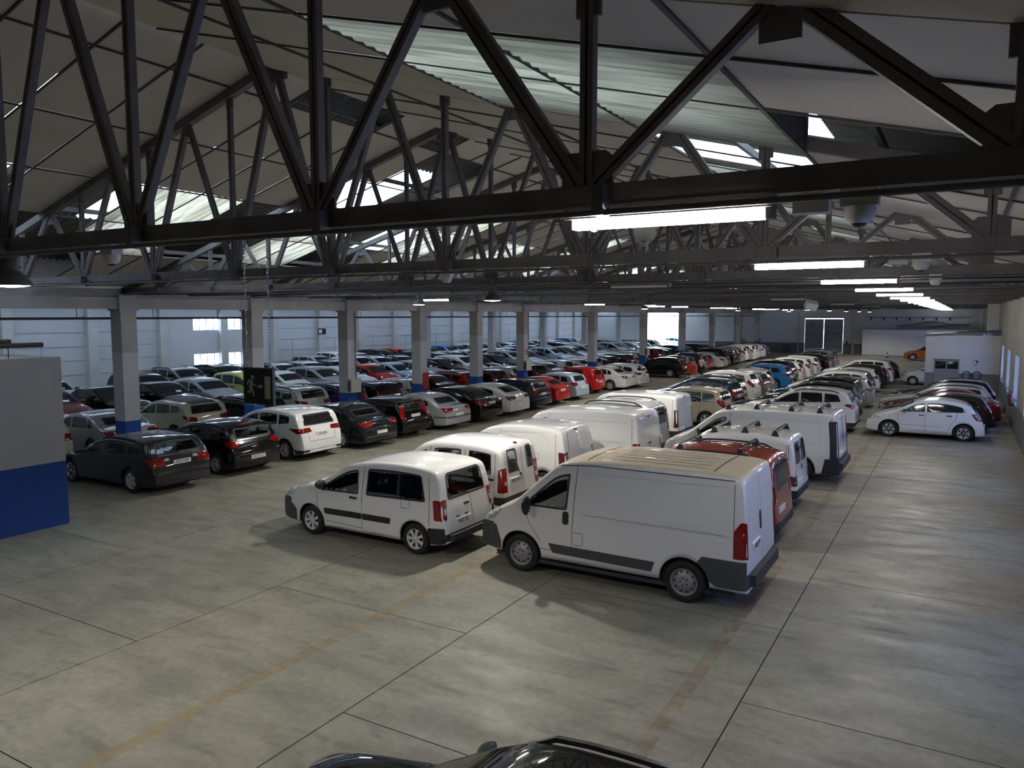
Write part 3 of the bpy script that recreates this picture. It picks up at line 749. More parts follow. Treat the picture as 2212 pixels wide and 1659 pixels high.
def wheel_meshes(r, wd, style, n=26):
    rr = r*.66
    t = MB().lathe([(rr*.98,-wd/2+.02),(rr,-wd/2),(r*.93,-wd/2),(r*.985,-wd/2+.03),(r,-wd/2+.06),(r,wd/2-.06),(r*.985,wd/2-.03),(r*.93,wd/2),(rr,wd/2),(rr*.98,wd/2-.02),(rr*.96,0),(rr*.96,-wd/2+.02)], TYRE, 'y', n)
    m = MB(); mt = {'steel': STEEL, 'hub': RIMP}.get(style[0], RIM); f = wd/2-.012; R_ = rr
    m.lathe([(R_,f+.006),(R_*.96,f+.010),(R_*.90,f-.004),(R_*.88,f-.05)], mt, 'y', n)
    if style[0] == 'steel':
        m.lathe([(R_*.9,f-.045),(R_*.80,f-.03),(R_*.62,f-.02),(R_*.50,f+.008),(R_*.36,f+.006),(.03,f+.010),(0,f+.010)], mt, 'y', n)
        for i in range(10):
            a = 2*PI*i/10; c = Vector((math.cos(a)*R_*.72, f-.018, math.sin(a)*R_*.72)); m.cyl(c-Vector((0,.01,0)), c+Vector((0,.004,0)), R_*.075, TYRE, 8)
        for i in range(5):
            a = 2*PI*i/5; c = Vector((math.cos(a)*R_*.27, f, math.sin(a)*R_*.27)); m.cyl(c, c+Vector((0,.014,0)), R_*.06, TYRE, 8)
    else:
        m.lathe([(R_*.92,f-.06),(0,f-.06)], BLKPL, 'y', n)
        k, wa, wb = style[1], style[2], style[3]
        for i in range(k):
            for sgn in ((-1, 1) if len(style) > 4 else (0,)):
                a = 2*PI*i/k + sgn*(style[4] if len(style) > 4 else 0); ra = Vector((math.cos(a),0,math.sin(a))); ta = Vector((-math.sin(a),0,math.cos(a)))
                p = [ra*.03-ta*wa/2, ra*.03+ta*wa/2, ra*R_*.94+ta*wb/2, ra*R_*.94-ta*wb/2]; y = Vector((0,f,0)); y2 = Vector((0,f-.03,0))
                m.add([q+y for q in p]+[q+y2 for q in p], [(0,1,2,3),(0,4,5,1),(1,5,6,2),(2,6,7,3),(3,7,4,0)], mt)
        m.lathe([(R_*.22,f-.02),(R_*.20,f+.010),(0,f+.013)], mt, 'y', 14)
    return t.mesh('wheel'), m.mesh('rim')
WHEELS = {}
def wheels(r, wd, style):
    k = (r, wd, style)
    if k not in WHEELS: WHEELS[k] = wheel_meshes(r, wd, style)
    return WHEELS[k]
ALLOY5 = ('alloy', 5, .11, .05, .10); ALLOY7 = ('alloy', 7, .07, .05); ALLOY10 = ('alloy', 10, .035, .045); MULTI = ('alloy', 15, .018, .028); HUB7 = ('hub', 7, .04, .072); HUB6 = ('hub', 6, .09, .07); STEELW = ('steel',)
FIVE = ('alloy', 5, .10, .06)

def kit(sp, lod):
    """all parts of one vehicle type: list of (name, mesh, paint?, parent index)"""
    G = CARGLASS if (lod == 2 and not sp.get('tint')) else DARKGLASS; hole = (G is CARGLASS)
    sh = Shell(sp, hole); L, W = sp['L'], sp['W']; X = sh.X; parts = []; P = WHITE
    def put(name, mb, parent=None, label=None): parts.append((name, mb.mesh(name) if isinstance(mb, MB) else mb, parent, label)); return len(parts)-1
    belt = sp['belt']; late = []
    # --- side windows
    dtop = sp.get('dtop', .15)
    for (s0, s1, fslant, rslant, dark) in sp.get('win', []):
        pts = []; bl = lambda s_: lerp(belt, s_)+.025
        tz = lambda s_: sh.zt(s_)-dtop
        K = 10; top = []
        a, b = s0, s1
        for i in range(K+1):
            s_ = a+(b-a)*i/K; z = tz(s_); 
            zb_ = bl(s_); hfull = max(tz((a+b)/2)-zb_, .05)
            # slanted ends shear the window towards its top
            sx = s_ + fslant*(1-i/K)*min(1, (z-zb_)/hfull) - rslant*(i/K)*min(1, (z-zb_)/hfull)
            z = tz(sx)
            if z > bl(sx)+.04: top.append((sx, z))
        if len(top) < 2: continue
        low = [(s1, bl(s1)), (s0, bl(s0))]
        poly = [(X(q), z) for q, z in top + low]; poly = round_poly(poly, .05, 3)
        for ax in 'LR':
            gm = DARKGLASS if dark == 2 else TINTGLASS if (dark and hole) else G
            mb = MB(); sh.patch(mb, ax, poly, gm, .004, .16, 0, BLKPL, sp.get('seal', .035 if hole else .022), hole and dark != 2); late.append(('side_window', mb))
    # --- windscreen and rear window
    if 'ws' in sp:
        a, b = sp['ws']; poly = []
        for i in range(7): s_ = a+(b-a)*i/6; poly.append((X(s_), sh.wz(s_, sh.zt(s_)-.12)-.10))
        poly = poly + [(x, -y) for x, y in reversed(poly)]
        mb = MB(); sh.patch(mb, 'T', poly, G, .004, .2, 0, BLKPL, .03, hole); late.append(('windscreen', mb))
        if lod > 0 and sp.get('paper'):
            s_ = a+(b-a)*.3; mb = MB(); sh.patch(mb, 'T', [(X(s_), .15), (X(s_), .42), (X(s_)+.12, .42), (X(s_)+.12, .15)], PAPER, .008, .2, 0); late.append(('paper_sheet', mb))
    for poly in sp.get('rw', []):
        mb = MB(); sh.patch(mb, 'B', round_poly(poly, sp.get('rwr', .06), 3), DARKGLASS if sp.get('tintr') else G, .005, .14, 0, BLKPL, .04 if hole else .025, hole and not sp.get('tintr')); late.append(('rear_window', mb))
    body = sh.body_mesh(P)
    put('body', body)
    for nme, mb in late: put(nme, mb)
    # --- underbody
    put('underbody', MB().box((X(L-.25), -W/2+.24, .17), (X(.3), W/2-.24, .55), INTER).box((X(L-.6), -W/2+.1, .2), (X(.7), W/2-.1, .26), INTER))
    # --- wheels
    wr, ww = sh.wr, sp.get('ww', .205); t, rim = wheels(wr, ww, sp.get('wheel', ALLOY7))
    for ax in (sp['sf'], sp['sr']):
        for sg in (1, -1): parts.append(('wheel', t, ('W', (X(ax), sg*(W/2-ww/2-.025), wr), 0 if sg > 0 else PI, rim), None))
    # --- lamps
    for ax in 'LR':
        sg = 1 if ax == 'L' else -1
        if 'tlB' in sp:
            un = [(-(W/2-y), z) for y, z in sp['tlB']] + [(L-q, z) for q, z in sp.get('tlS', [])]
            mb = MB(); sh.patch(mb, sh.corner(False, sg), round_poly([(u*Q2*1.02, z) for u, z in hull([(round(u, 4), round(z, 4)) for u, z in un])], .025, 2), sp.get('tlm', REDL), .012, .07, .03)
            put('tail_light', mb)
            if lod == 2 and 'tlC' in sp:
                mb = MB(); sh.patch(mb, sh.corner(False, sg), [(-(W/2-y)*Q2, z) for y, z in sp['tlC']], CLEARL, .018, .07, .01); put('reversing_lens', mb, len(parts)-1)
        if 'hlF' in sp:
            un = [(-(W/2-y), z) for y, z in sp['hlF']] + [(q, z) for q, z in sp.get('hlS', [])]
            mb = MB(); sh.patch(mb, sh.corner(True, sg), round_poly([(u*Q2, z) for u, z in hull([(round(u, 4), round(z, 4)) for u, z in un])], .03, 2), CLEARL, .010, .08, .03)
            put('headlight', mb)
    if 'grille' in sp:
        y, z0, z1 = sp['grille']; mb = MB(); sh.patch(mb, 'F', round_poly([(-y,z0),(y,z0),(y*.85,z1),(-y*.85,z1)], .03), BLKPL, .010, .12, .02); put('grille', mb)
        mb = MB(); sh.patch(mb, 'F', round_poly([(-y*1.1,.30),(y*1.1,.30),(y,.44),(-y,.44)], .03), BLKPL, .010, .12, .02); put('air_intake', mb)
    # --- plates
    if 'plate' in sp:
        z = sp['plate']; h, _ = sh.hit('B', 0, z); px = h.x-.012; y0 = sp.get('platey', 0)
        k = put('number_plate', MB().box((px-.008, y0-.26, z-.055), (px+.03, y0+.26, z+.055), PLATE))
        if lod == 2 and sp.get('reg'): parts.append(('plate_text', ('TXT', sp['reg'], (px-.010, y0, z-.004)), k, None))
        if lod >= 1 and sp.get('front', True):
            h, _ = sh.hit('F', 0, .42); put('number_plate', MB().box((h.x-.03, -.26, .37), (h.x+.015, .26, .475), PLATE))
    # --- bumper and cladding patches: (name, [(axis, polygon in (s,z)|(y,z))], material)
    for nme, pl, m_ in sp.get('clad', []):
        axes = [a for a, _ in pl]
        if all(a == 'S' for a in axes) or all(a == 'B' for a in axes):
            for ax, poly in pl:
                for a2 in ('LR' if ax == 'S' else 'B'):
                    mb = MB(); sh.patch(mb, a2, [(X(q), z) for q, z in poly] if ax == 'S' else poly, m_, .014, .12, .03); put(nme, mb)
            continue
        mb = MB()
        for ax, poly in pl:
            if ax == 'S':
                for a2 in 'LR': sh.patch(mb, a2, [(X(q), z) for q, z in poly], m_, .014, .10, .03)
            else:
                sh.patch(mb, ax, poly, m_, .014, .10, .03); z0, z1 = min(z for _, z in poly), max(z for _, z in poly)
                for sg in ((1, -1) if ax in 'BF' else ()): sh.patch(mb, sh.corner(ax == 'F', sg), [(-.22,z0),(.2,z0),(.2,z1),(-.22,z1)], m_, .016, .06, .03)
        put(nme, mb)
    if 'step' in sp:
        z0, z1, y = sp['step']; put('bumper_step', MB().add([(X(L)-.10,-y+.12,z0),(X(L)-.10,y-.12,z0),(X(L)+.1,y,z0),(X(L)+.1,-y,z0),(X(L)-.09,-y+.12,z1),(X(L)-.09,y-.12,z1),(X(L)+.1,y,z1),(X(L)+.1,-y,z1)], [(0,3,2,1),(4,5,6,7),(0,1,5,4),(1,2,6,5),(2,3,7,6),(3,0,4,7)], BLKPL))
    if lod >= 1:
        # --- mirrors
        if 'mir' in sp:
            s_, z = sp['mir']; mp = sp.get('mirm', P); big = sp.get('mirh', .15)
            for sg in (1, -1):
                y = sg*(sh.wz(s_, z)+.02); mb = MB()
                prof = [(.02,-.5),(.75,-.42),(1,0),(.8,.42),(.1,.5)]
                mb.bar((X(s_)+.02, y-sg*.06, z), (X(s_)-.02, y+sg*.10, z+.03), .05, .05, BLKPL)
                x0, y0, z0 = X(s_)-.03, y+sg*.15, z+.05; a, b, c = .075, .12, big/2
                vs = []
                for i in range(5):
                    t_ = -1+2*i/4
                    for j in range(8):
                        th = 2*PI*j/8; k_ = math.sqrt(max(.15, 1-t_*t_*.8)); vs.append((x0+a*math.cos(th)*k_*(.6 if math.cos(th) < 0 else 1), y0+b*t_, z0+c*math.sin(th)*k_))
                fs = [(i*8+j, i*8+(j+1) % 8, (i+1)*8+(j+1) % 8, (i+1)*8+j) for i in range(4) for j in range(8)] + [tuple(range(8)), tuple(range(39, 31, -1))]
                mb.add(vs, fs, mp, True); put('wing_mirror', mb)
        for s_, z in sp.get('hand', []):
            for ax in 'LR':
                mb = MB(); sh.patch(mb, ax, round_poly([(X(s_)-.09,z-.018),(X(s_)+.09,z-.018),(X(s_)+.09,z+.018),(X(s_)-.09,z+.018)], .015), sp.get('handm', P), .03, .1, .03); put('door_handle', mb)
        for nme, a, b, y, hh, m_ in sp.get('rails', []):
            for sg in (1, -1):
                pts = []
                for i in range(9):
                    s_ = a+(b-a)*i/8; yy = sg*(sh.wz(s_, sh.zt(s_)-.15)-y); h, _ = sh.hit('T', X(s_), yy); pts.append(Vector((X(s_), yy, h.z+(hh if 0 < i < 8 else -.01))))
                mb = MB(); [mb.bar(p_, q_, .04, .035, m_) for p_, q_ in zip(pts, pts[1:])]; put(nme, mb)
        for s_ in sp.get('bars', []):
            yy = sh.wz(s_, sh.zt(s_)-.15)-.14; h, _ = sh.hit('T', X(s_), yy); z = h.z+.12; mb = MB().bar((X(s_), -yy-.03, z), (X(s_), yy+.03, z), .05, .03, CHROME if sp.get('barc') else GREYPL)
            for sg in (1, -1): mb.add([(X(s_)-.09,sg*yy-.05,h.z-.02),(X(s_)+.09,sg*yy-.05,h.z-.02),(X(s_)+.09,sg*yy+.05,h.z-.02),(X(s_)-.09,sg*yy+.05,h.z-.02),(X(s_)-.035,sg*yy-.03,z),(X(s_)+.035,sg*yy-.03,z),(X(s_)+.035,sg*yy+.03,z),(X(s_)-.035,sg*yy+.03,z)], [(4,5,6,7),(0,1,5,4),(1,2,6,5),(2,3,7,6),(3,0,4,7)], BLKPL)
            put('roof_bar', mb)
        if sp.get('spoiler'):
            s_, dz = sp['spoiler']; mb = MB(); zz = sh.zt(s_); y = sh.wz(s_, zz-.1)-.12
            mb.add([(X(s_)+.15,-y,zz-.01),(X(s_)+.15,y,zz-.01),(X(s_)-.16,y*.93,zz-dz),(X(s_)-.16,-y*.93,zz-dz),(X(s_)+.1,-y,zz-.06),(X(s_)+.1,y,zz-.06),(X(s_)-.14,y*.93,zz-dz-.035),(X(s_)-.14,-y*.93,zz-dz-.035)], [(0,1,2,3),(7,6,5,4),(3,2,6,7),(1,5,6,2),(0,3,7,4)], P); put('rear_spoiler', mb)
    if lod == 2:
        for seam in sp.get('seams', []):
            for ax in 'LR': mb = MB(); sh.ribbon(mb, ax, [(X(q), z) for q, z in seam], .009, SEAM, .004); put('panel_seam', mb)
        for seam in sp.get('bseams', []):
            mb = MB(); sh.ribbon(mb, 'B', seam, .010, SEAM, .006); put('panel_seam', mb)
        if sp.get('wiper'):
            p0, p1 = sp['wiper']; h0, _ = sh.hit('B', *p0); h1, _ = sh.hit('B', *p1); mb = MB().bar(h0-Vector((.03,0,0)), h1-Vector((.03,0,0)), .02, .02, BLKPL); put('wiper', mb)
        for nme, ax, pts, wd, m_ in sp.get('lines', []):
            mb = MB()
            if ax == 'S':
                for a2 in 'LR': mb = MB(); sh.ribbon(mb, a2, [(X(q), z) for q, z in pts], wd, m_, .006); put(nme, mb)
                continue
            elif ax == 'T': sh.ribbon(mb, 'T', [(X(q), y) for q, y in pts], wd, m_, .006)
            else: sh.ribbon(mb, ax, pts, wd, m_, .008)
            put(nme, mb)
        if hole:
            # cabin: floor, dashboard, seats with headrests
            bz = lerp(belt, L*.5); dash = sp['ws'][0]+.25 if 'ws' in sp else 1.2
            put('cabin_floor', MB().box((X(sp.get('cab_end', L-.35)), -W/2+.16, .26), (X(.8), W/2-.16, .45), INTER))
            put('dashboard', MB().box((X(dash+.45), -W/2+.16, .5), (X(dash-.05), W/2-.16, bz-.03), INTER))
            for (s_, ys) in sp.get('seats', [(2.1, (-.38,.38)), (3.0, (-.42,0,.42))]):
                for y in ys:
                    mb = MB(); z0 = sp.get('seatz', .45); hb = sp.get('seath', .62)
                    mb.box((X(s_+.12), y-.22, z0), (X(s_-.38), y+.22, z0+.16), SEATM)
                    mb.add([(X(s_+.08),y-.22,z0+.1),(X(s_-.06),y-.22,z0+.1),(X(s_-.06),y+.22,z0+.1),(X(s_+.08),y+.22,z0+.1),(X(s_+.26),y-.17,z0+hb),(X(s_+.16),y-.17,z0+hb),(X(s_+.16),y+.17,z0+hb),(X(s_+.26),y+.17,z0+hb)], [(4,5,6,7),(0,1,5,4),(1,2,6,5),(2,3,7,6),(3,0,4,7)], SEATM)
                    mb.box((X(s_+.28), y-.12, z0+hb+.03), (X(s_+.18), y+.12, z0+hb+.2), SEATM); put('seat', mb)
    return parts
KITS = {}
def vehicle(sp, lod, color, name, label, cat, loc, heading, group=None):
    """place one vehicle: its rear axle at loc; heading -1 drives towards -X, +1 towards +X"""
    key = (sp['id'], lod)
    if key not in KITS: KITS[key] = kit(sp, lod)
    root = empty(name, (loc[0], loc[1], 0), PI if heading < 0 else 0.0); tag(root, label, cat, group)
    root.rotation_euler.z += loc[2] if len(loc) > 2 else 0.0
    made = []; pm = PAINTS[color]; roofm = None
    for nme, me, par, lab in KITS[key]:
        if isinstance(me, tuple):
            o = link('plate_text', TEXTS[me[1]], made[par], me[2], (PI/2, 0, -PI/2)); o.scale = (.8, 1, 1); made.append(o); continue
        o = link(nme, me, root)
        if isinstance(par, tuple):
            o.location = par[1]; o.rotation_euler = (0, 0, par[2]); link('rim', par[3], o)
        elif par is not None: o.parent = made[par]
        for i, sl in enumerate(o.material_slots):
            if sl.material is WHITE and color != 'white': sl.link = 'OBJECT'; sl.material = pm
        made.append(o)
    return root
# ------------------------------------------------------------------ vehicle types (metres measured from the nose)
def base(kind, id, L, W, H, **kw):
    B = {
     'hatch': dict(L=4.25, H=1.50, prof=[(0,.42),(0,.55),(.05,.66),(.18,.73),(.55,.83),(1.05,.94),(1.2,.98),(1.98,1.38),(2.35,1.48),(2.8,1.50),(3.4,1.47),(3.78,1.40),(3.9,1.33),(4.08,1.03),(4.17,.88),(4.24,.64),(4.25,.5),(4.25,.40)],
        belt=[(0,.82),(1.2,.93),(3.2,.99),(4.25,1.06)], sf=.86, sr=3.47, win=[(1.32,2.38,0,.02,0),(2.46,3.22,.0,.04,0),(3.28,3.72,0,.12,0)], ws=(1.24,1.95),
        rw=[[(-.66,1.05),(.66,1.05),(.58,1.34),(-.58,1.34)]], tlB=[(.50,.80),(.82,.84),(.84,1.0),(.70,1.03),(.55,.93)], tlS=[(3.84,.97),(4.16,.82),(4.2,.90),(4.12,1.02)], plate=.52, hlF=[(.45,.60),(.76,.64),(.78,.74),(.55,.70)], hlS=[(.10,.62),(.55,.72),(.62,.80),(.15,.71)], grille=(.42,.50,.60), mir=(1.45,.95), hand=[(2.25,.86),(3.1,.89)]),
     'sedan': dict(L=4.72, H=1.47, prof=[(0,.42),(0,.55),(.05,.66),(.2,.73),(.7,.84),(1.2,.92),(1.35,.95),(2.12,1.35),(2.5,1.45),(2.95,1.47),(3.4,1.43),(3.7,1.34),(4.18,1.06),(4.3,1.04),(4.58,1.02),(4.66,.97),(4.70,.75),(4.72,.55),(4.72,.42)],
        belt=[(0,.82),(1.3,.91),(3.5,.97),(4.72,1.0)], sf=.93, sr=3.64, win=[(1.45,2.52,0,.0,0),(2.6,3.42,0,.05,0),(3.46,3.75,0,.10,0)], ws=(1.38,2.1),
        rw=[[(-.64,1.09),(.64,1.09),(.57,1.31),(-.57,1.31)]], tlB=[(.42,.78),(.84,.78),(.84,.94),(.5,.93)], tlS=[(4.38,.92),(4.66,.76),(4.68,.94),(4.45,.96)], plate=.60, hlF=[(.42,.58),(.76,.62),(.78,.72),(.5,.68)], hlS=[(.10,.60),(.5,.70),(.6,.78),(.15,.69)], grille=(.42,.48,.62), mir=(1.6,.94), hand=[(2.4,.85),(3.3,.88)]),
     'wagon': dict(L=4.58, H=1.47, prof=[(0,.42),(0,.55),(.05,.66),(.2,.73),(.7,.84),(1.2,.92),(1.35,.95),(2.1,1.35),(2.5,1.45),(3.0,1.47),(3.6,1.45),(4.05,1.40),(4.2,1.34),(4.42,1.04),(4.5,.9),(4.56,.65),(4.58,.52),(4.58,.42)],
        belt=[(0,.82),(1.3,.91),(3.5,.96),(4.58,1.02)], sf=.84, sr=3.60, win=[(1.45,2.5,0,0,0),(2.58,3.42,0,.02,0),(3.5,4.12,.02,.14,0)], ws=(1.38,2.08),
        rw=[[(-.66,1.04),(.66,1.04),(.58,1.33),(-.58,1.33)]], tlB=[(.46,.80),(.82,.80),(.83,.97),(.52,.95)], tlS=[(4.2,.94),(4.5,.80),(4.52,.96),(4.28,.97)], plate=.78, hlF=[(.42,.58),(.76,.62),(.78,.72),(.5,.68)], hlS=[(.10,.60),(.5,.70),(.6,.78),(.15,.69)], grille=(.30,.52,.66), mir=(1.6,.94), hand=[(2.38,.85),(3.3,.88)], rails=[('roof_rail',2.35,4.0,.03,.045,BLKPL)]),
     'suv': dict(L=4.5, H=1.68, prof=[(0,.45),(0,.65),(.05,.82),(.18,.92),(.7,1.02),(1.15,1.10),(1.28,1.13),(1.95,1.54),(2.3,1.65),(2.8,1.68),(3.5,1.66),(4.0,1.60),(4.16,1.52),(4.33,1.2),(4.42,1.0),(4.48,.75),(4.5,.6),(4.5,.45)],
        belt=[(0,.95),(1.2,1.06),(3.2,1.11),(4.5,1.18)], sf=.90, sr=3.55, wr=.35, ra=.42, win=[(1.38,2.4,0,0,0),(2.48,3.3,0,.04,0),(3.36,3.98,0,.16,0)], ws=(1.32,1.92),
        rw=[[(-.66,1.19),(.66,1.19),(.58,1.50),(-.58,1.50)]], tlB=[(.52,.92),(.86,.95),(.87,1.12),(.58,1.08)], tlS=[(4.1,1.08),(4.42,.95),(4.44,1.1),(4.2,1.14)], plate=.88, hlF=[(.45,.76),(.78,.80),(.80,.90),(.55,.88)], hlS=[(.10,.78),(.5,.88),(.6,.95),(.15,.88)], grille=(.45,.60,.78), mir=(1.52,1.1), hand=[(2.28,1.0),(3.18,1.03)], rails=[('roof_rail',2.2,3.9,.03,.04,BLKPL)]),
     'mpv': dict(L=4.35, H=1.62, prof=[(0,.42),(0,.58),(.05,.70),(.18,.78),(.55,.90),(.95,1.02),(1.1,1.07),(1.9,1.48),(2.3,1.59),(2.75,1.62),(3.4,1.60),(3.9,1.54),(4.04,1.47),(4.2,1.1),(4.28,.92),(4.33,.68),(4.35,.55),(4.35,.42)],
        belt=[(0,.86),(1.1,.97),(3.2,1.03),(4.35,1.08)], sf=.86, sr=3.55, win=[(1.22,2.38,0,0,0),(2.46,3.3,0,.02,0),(3.38,3.92,0,.12,0)], ws=(1.12,1.88),
        rw=[[(-.66,1.11),(.66,1.11),(.58,1.46),(-.58,1.46)]], tlB=[(.56,.84),(.82,.86),(.83,1.10),(.62,1.08)], tlS=[(3.98,1.1),(4.26,.86),(4.28,1.08),(4.1,1.2)], plate=.76, hlF=[(.45,.60),(.76,.66),(.78,.78),(.55,.74)], hlS=[(.10,.64),(.5,.76),(.6,.86),(.15,.76)], grille=(.40,.50,.62), mir=(1.42,1.0), hand=[(2.28,.92),(3.18,.96)]),
     'city': dict(L=3.75, H=1.50, prof=[(0,.40),(0,.56),(.05,.68),(.16,.76),(.5,.88),(.82,.98),(.95,1.02),(1.6,1.38),(1.95,1.48),(2.4,1.50),(3.0,1.47),(3.36,1.40),(3.46,1.33),(3.6,1.02),(3.67,.86),(3.73,.62),(3.75,.5),(3.75,.40)],
        belt=[(0,.84),(1.0,.95),(3.0,1.0),(3.75,1.04)], sf=.70, sr=3.08, wr=.285, win=[(1.08,2.05,0,0,0),(2.13,2.95,0,.08,0)], ws=(.98,1.58),
        rw=[[(-.58,1.03),(.58,1.03),(.52,1.33),(-.52,1.33)]], tlB=[(.54,.80),(.74,.82),(.75,1.0),(.58,.98)], tlS=[(3.45,.98),(3.66,.82),(3.68,.98),(3.52,1.05)], plate=.66, hlF=[(.40,.58),(.68,.62),(.70,.74),(.48,.70)], hlS=[(.10,.62),(.42,.74),(.5,.82),(.14,.74)], grille=(.35,.48,.58), mir=(1.22,.98), hand=[(1.95,.88),(2.85,.9)], wheel=HUB7),
    }[kind]
    kx, kz, kw_ = L/B['L'], H/B['H'], W/1.78; o = {'id': id, 'kind': kind, 'L': L, 'W': W}
    sx = lambda t: [(a*kx, b*kz) for a, b in t]; yz = lambda t: [(a*kw_, b*kz) for a, b in t]
    for k, v in B.items():
        if k in ('L', 'H'): continue
        if k in ('prof','belt','tlS','hlS','hand'): v = sx(v)
        elif k in ('tlB','hlF'): v = yz(v)
        elif k == 'rw': v = [yz(q) for q in v]
        elif k in ('sf','sr'): v = v*kx
        elif k == 'plate': v = v*kz
        elif k == 'ws': v = (v[0]*kx, v[1]*kx)
        elif k == 'mir': v = (v[0]*kx, v[1]*kz)
        elif k == 'win': v = [(a*kx, b*kx, c, d, e) for a, b, c, d, e in v]
        elif k == 'grille': v = (v[0], v[1]*kz, v[2]*kz)
        elif k == 'rails': v = [(n_, a*kx, b*kx, y, h, m_) for n_, a, b, y, h, m_ in v]
        o[k] = v
    b1, b2 = o['win'][0][1]+.03, o['win'][1][1]+.03 if len(o['win']) > 2 else o['win'][-1][1]+.02
    f0 = o['win'][0][0]+.06; zs = .30
    zz = lambda s_: lerp(o['belt'], s_)
    o['seams'] = [[(b1, zs), (b1, zz(b1)+.3)], [(f0, zs+.08), (f0-.03, zz(f0))], [(f0, zs), (b2-.15, zs)], [(b2-.12, zs), (b2-.05, .62), (b2, zz(b2)+.1)]]
    o.update(kw); return o
GB = lambda W, L, z1, s0: [('S', [(s0,.22),(L-.03,.24),(L-.02,z1),(s0+.1,z1)]), ('B', [(-W/2+.03,.24),(W/2-.03,.24),(W/2-.04,z1),(-W/2+.04,z1)])]
# --- vans
BOXER = dict(id='boxer', L=4.96, W=2.05, sf=.93, sr=3.95, wr=.345, ra=.42, ww=.215, wheel=STEELW, tum=.085, rc=.10, rcy=1.0, crown=.03, nf=.16, af=.9, nr=.025, ar=.3, zm=.9, sill=.33, rb=-.02,
  prof=[(0,.45),(0,.70),(.04,.86),(.16,1.0),(.40,1.13),(.72,1.28),(.85,1.36),(1.50,1.95),(1.70,2.09),(2.1,2.16),(2.8,2.19),(4.3,2.19),(4.78,2.16),(4.86,2.07),(4.92,1.3),(4.95,.8),(4.96,.6),(4.96,.45)],
  belt=[(0,1.05),(1.0,1.22),(5,1.25)], dtop=.23, win=[(1.12,1.86,0,-.05,0)], ws=(.9,1.5), mir=(1.12,1.24), mirm=BLKPL, mirh=.36, seatz=.85, seath=.62, seats=[(1.85,(-.6,0,.6))], cab_end=2.3,
  tlB=[(.95,.86),(1.0,.86),(1.0,1.40),(.97,1.42)], tlS=[(4.74,.86),(4.93,.86),(4.93,1.44),(4.86,1.44),(4.75,1.30)], plate=.98, platey=.38, step=(.42,.60,.97), reg='6002 JKV', front=False, hlF=[(.6,.88),(.85,.92),(.86,1.08),(.7,1.04)], hlS=[(.16,.86),(.30,.90),(.52,1.10),(.40,1.12),(.2,1.0)],
  clad=[('front_bumper', [('S', [(.02,.36),(.50,.36),(.50,.52),(.40,.80),(.02,.84)]), ('F', [(-.80,.3),(.80,.3),(.82,.84),(-.82,.84)])], GREYPL),
        ('rear_bumper', [('S', [(4.36,.36),(4.94,.36),(4.94,.82),(4.24,.82),(4.16,.70)]), ('B', [(-.98,.38),(.98,.38),(.98,.62),(-.98,.62)])], GREYPL),
        ('side_moulding', [('S', [(1.58,.46),(3.40,.43),(3.46,.60),(1.50,.62)])], GREYPL),
        ('door_handle', [('S', round_poly([(1.78,1.0),(1.89,1.0),(1.89,1.23),(1.78,1.23)], .05))], BLKPL),
        ('rear_handle', [('B', round_poly([(.02,1.15),(.10,1.15),(.10,1.45),(.02,1.45)], .04))], BLKPL)],
  seams=[[(1.95,.50),(1.98,1.25),(2.04,2.03)], [(1.03,1.20),(1.10,.95),(1.35,.62)], [(1.95,.50),(1.32,.50)], [(2.0,.66),(2.16,.66),(2.16,.88),(2.0,.88)], [(4.74,.85),(4.72,2.12)]],
  bseams=[[(0,.64),(0,2.1)]], lines=[('body_crease','S',[(2.15,1.22),(4.6,1.20)],.018,GREYPL and mat('crease_white',(.5,.5,.49),.5)), ('gutter','S',[(1.7,2.02),(2.3,2.07),(4.72,2.07)],.014,SEAM), ('gutter','S',[(2.15,1.93),(4.62,1.96)],.010,mat('crease_white',(.5,.5,.49),.5)),
    *[('roof_rib','T',[(2.55,y),(4.2,y)],.030,mat('roof_rib_tan',(.40,.34,.25),.7)) for y in (-.66,-.44,-.22,0,.22,.44,.66)], ('roof_joint','T',[(2.15,-.8),(2.15,.8)],.02,SEAM), ('roof_joint','T',[(4.35,-.8),(4.35,.8)],.02,SEAM)])
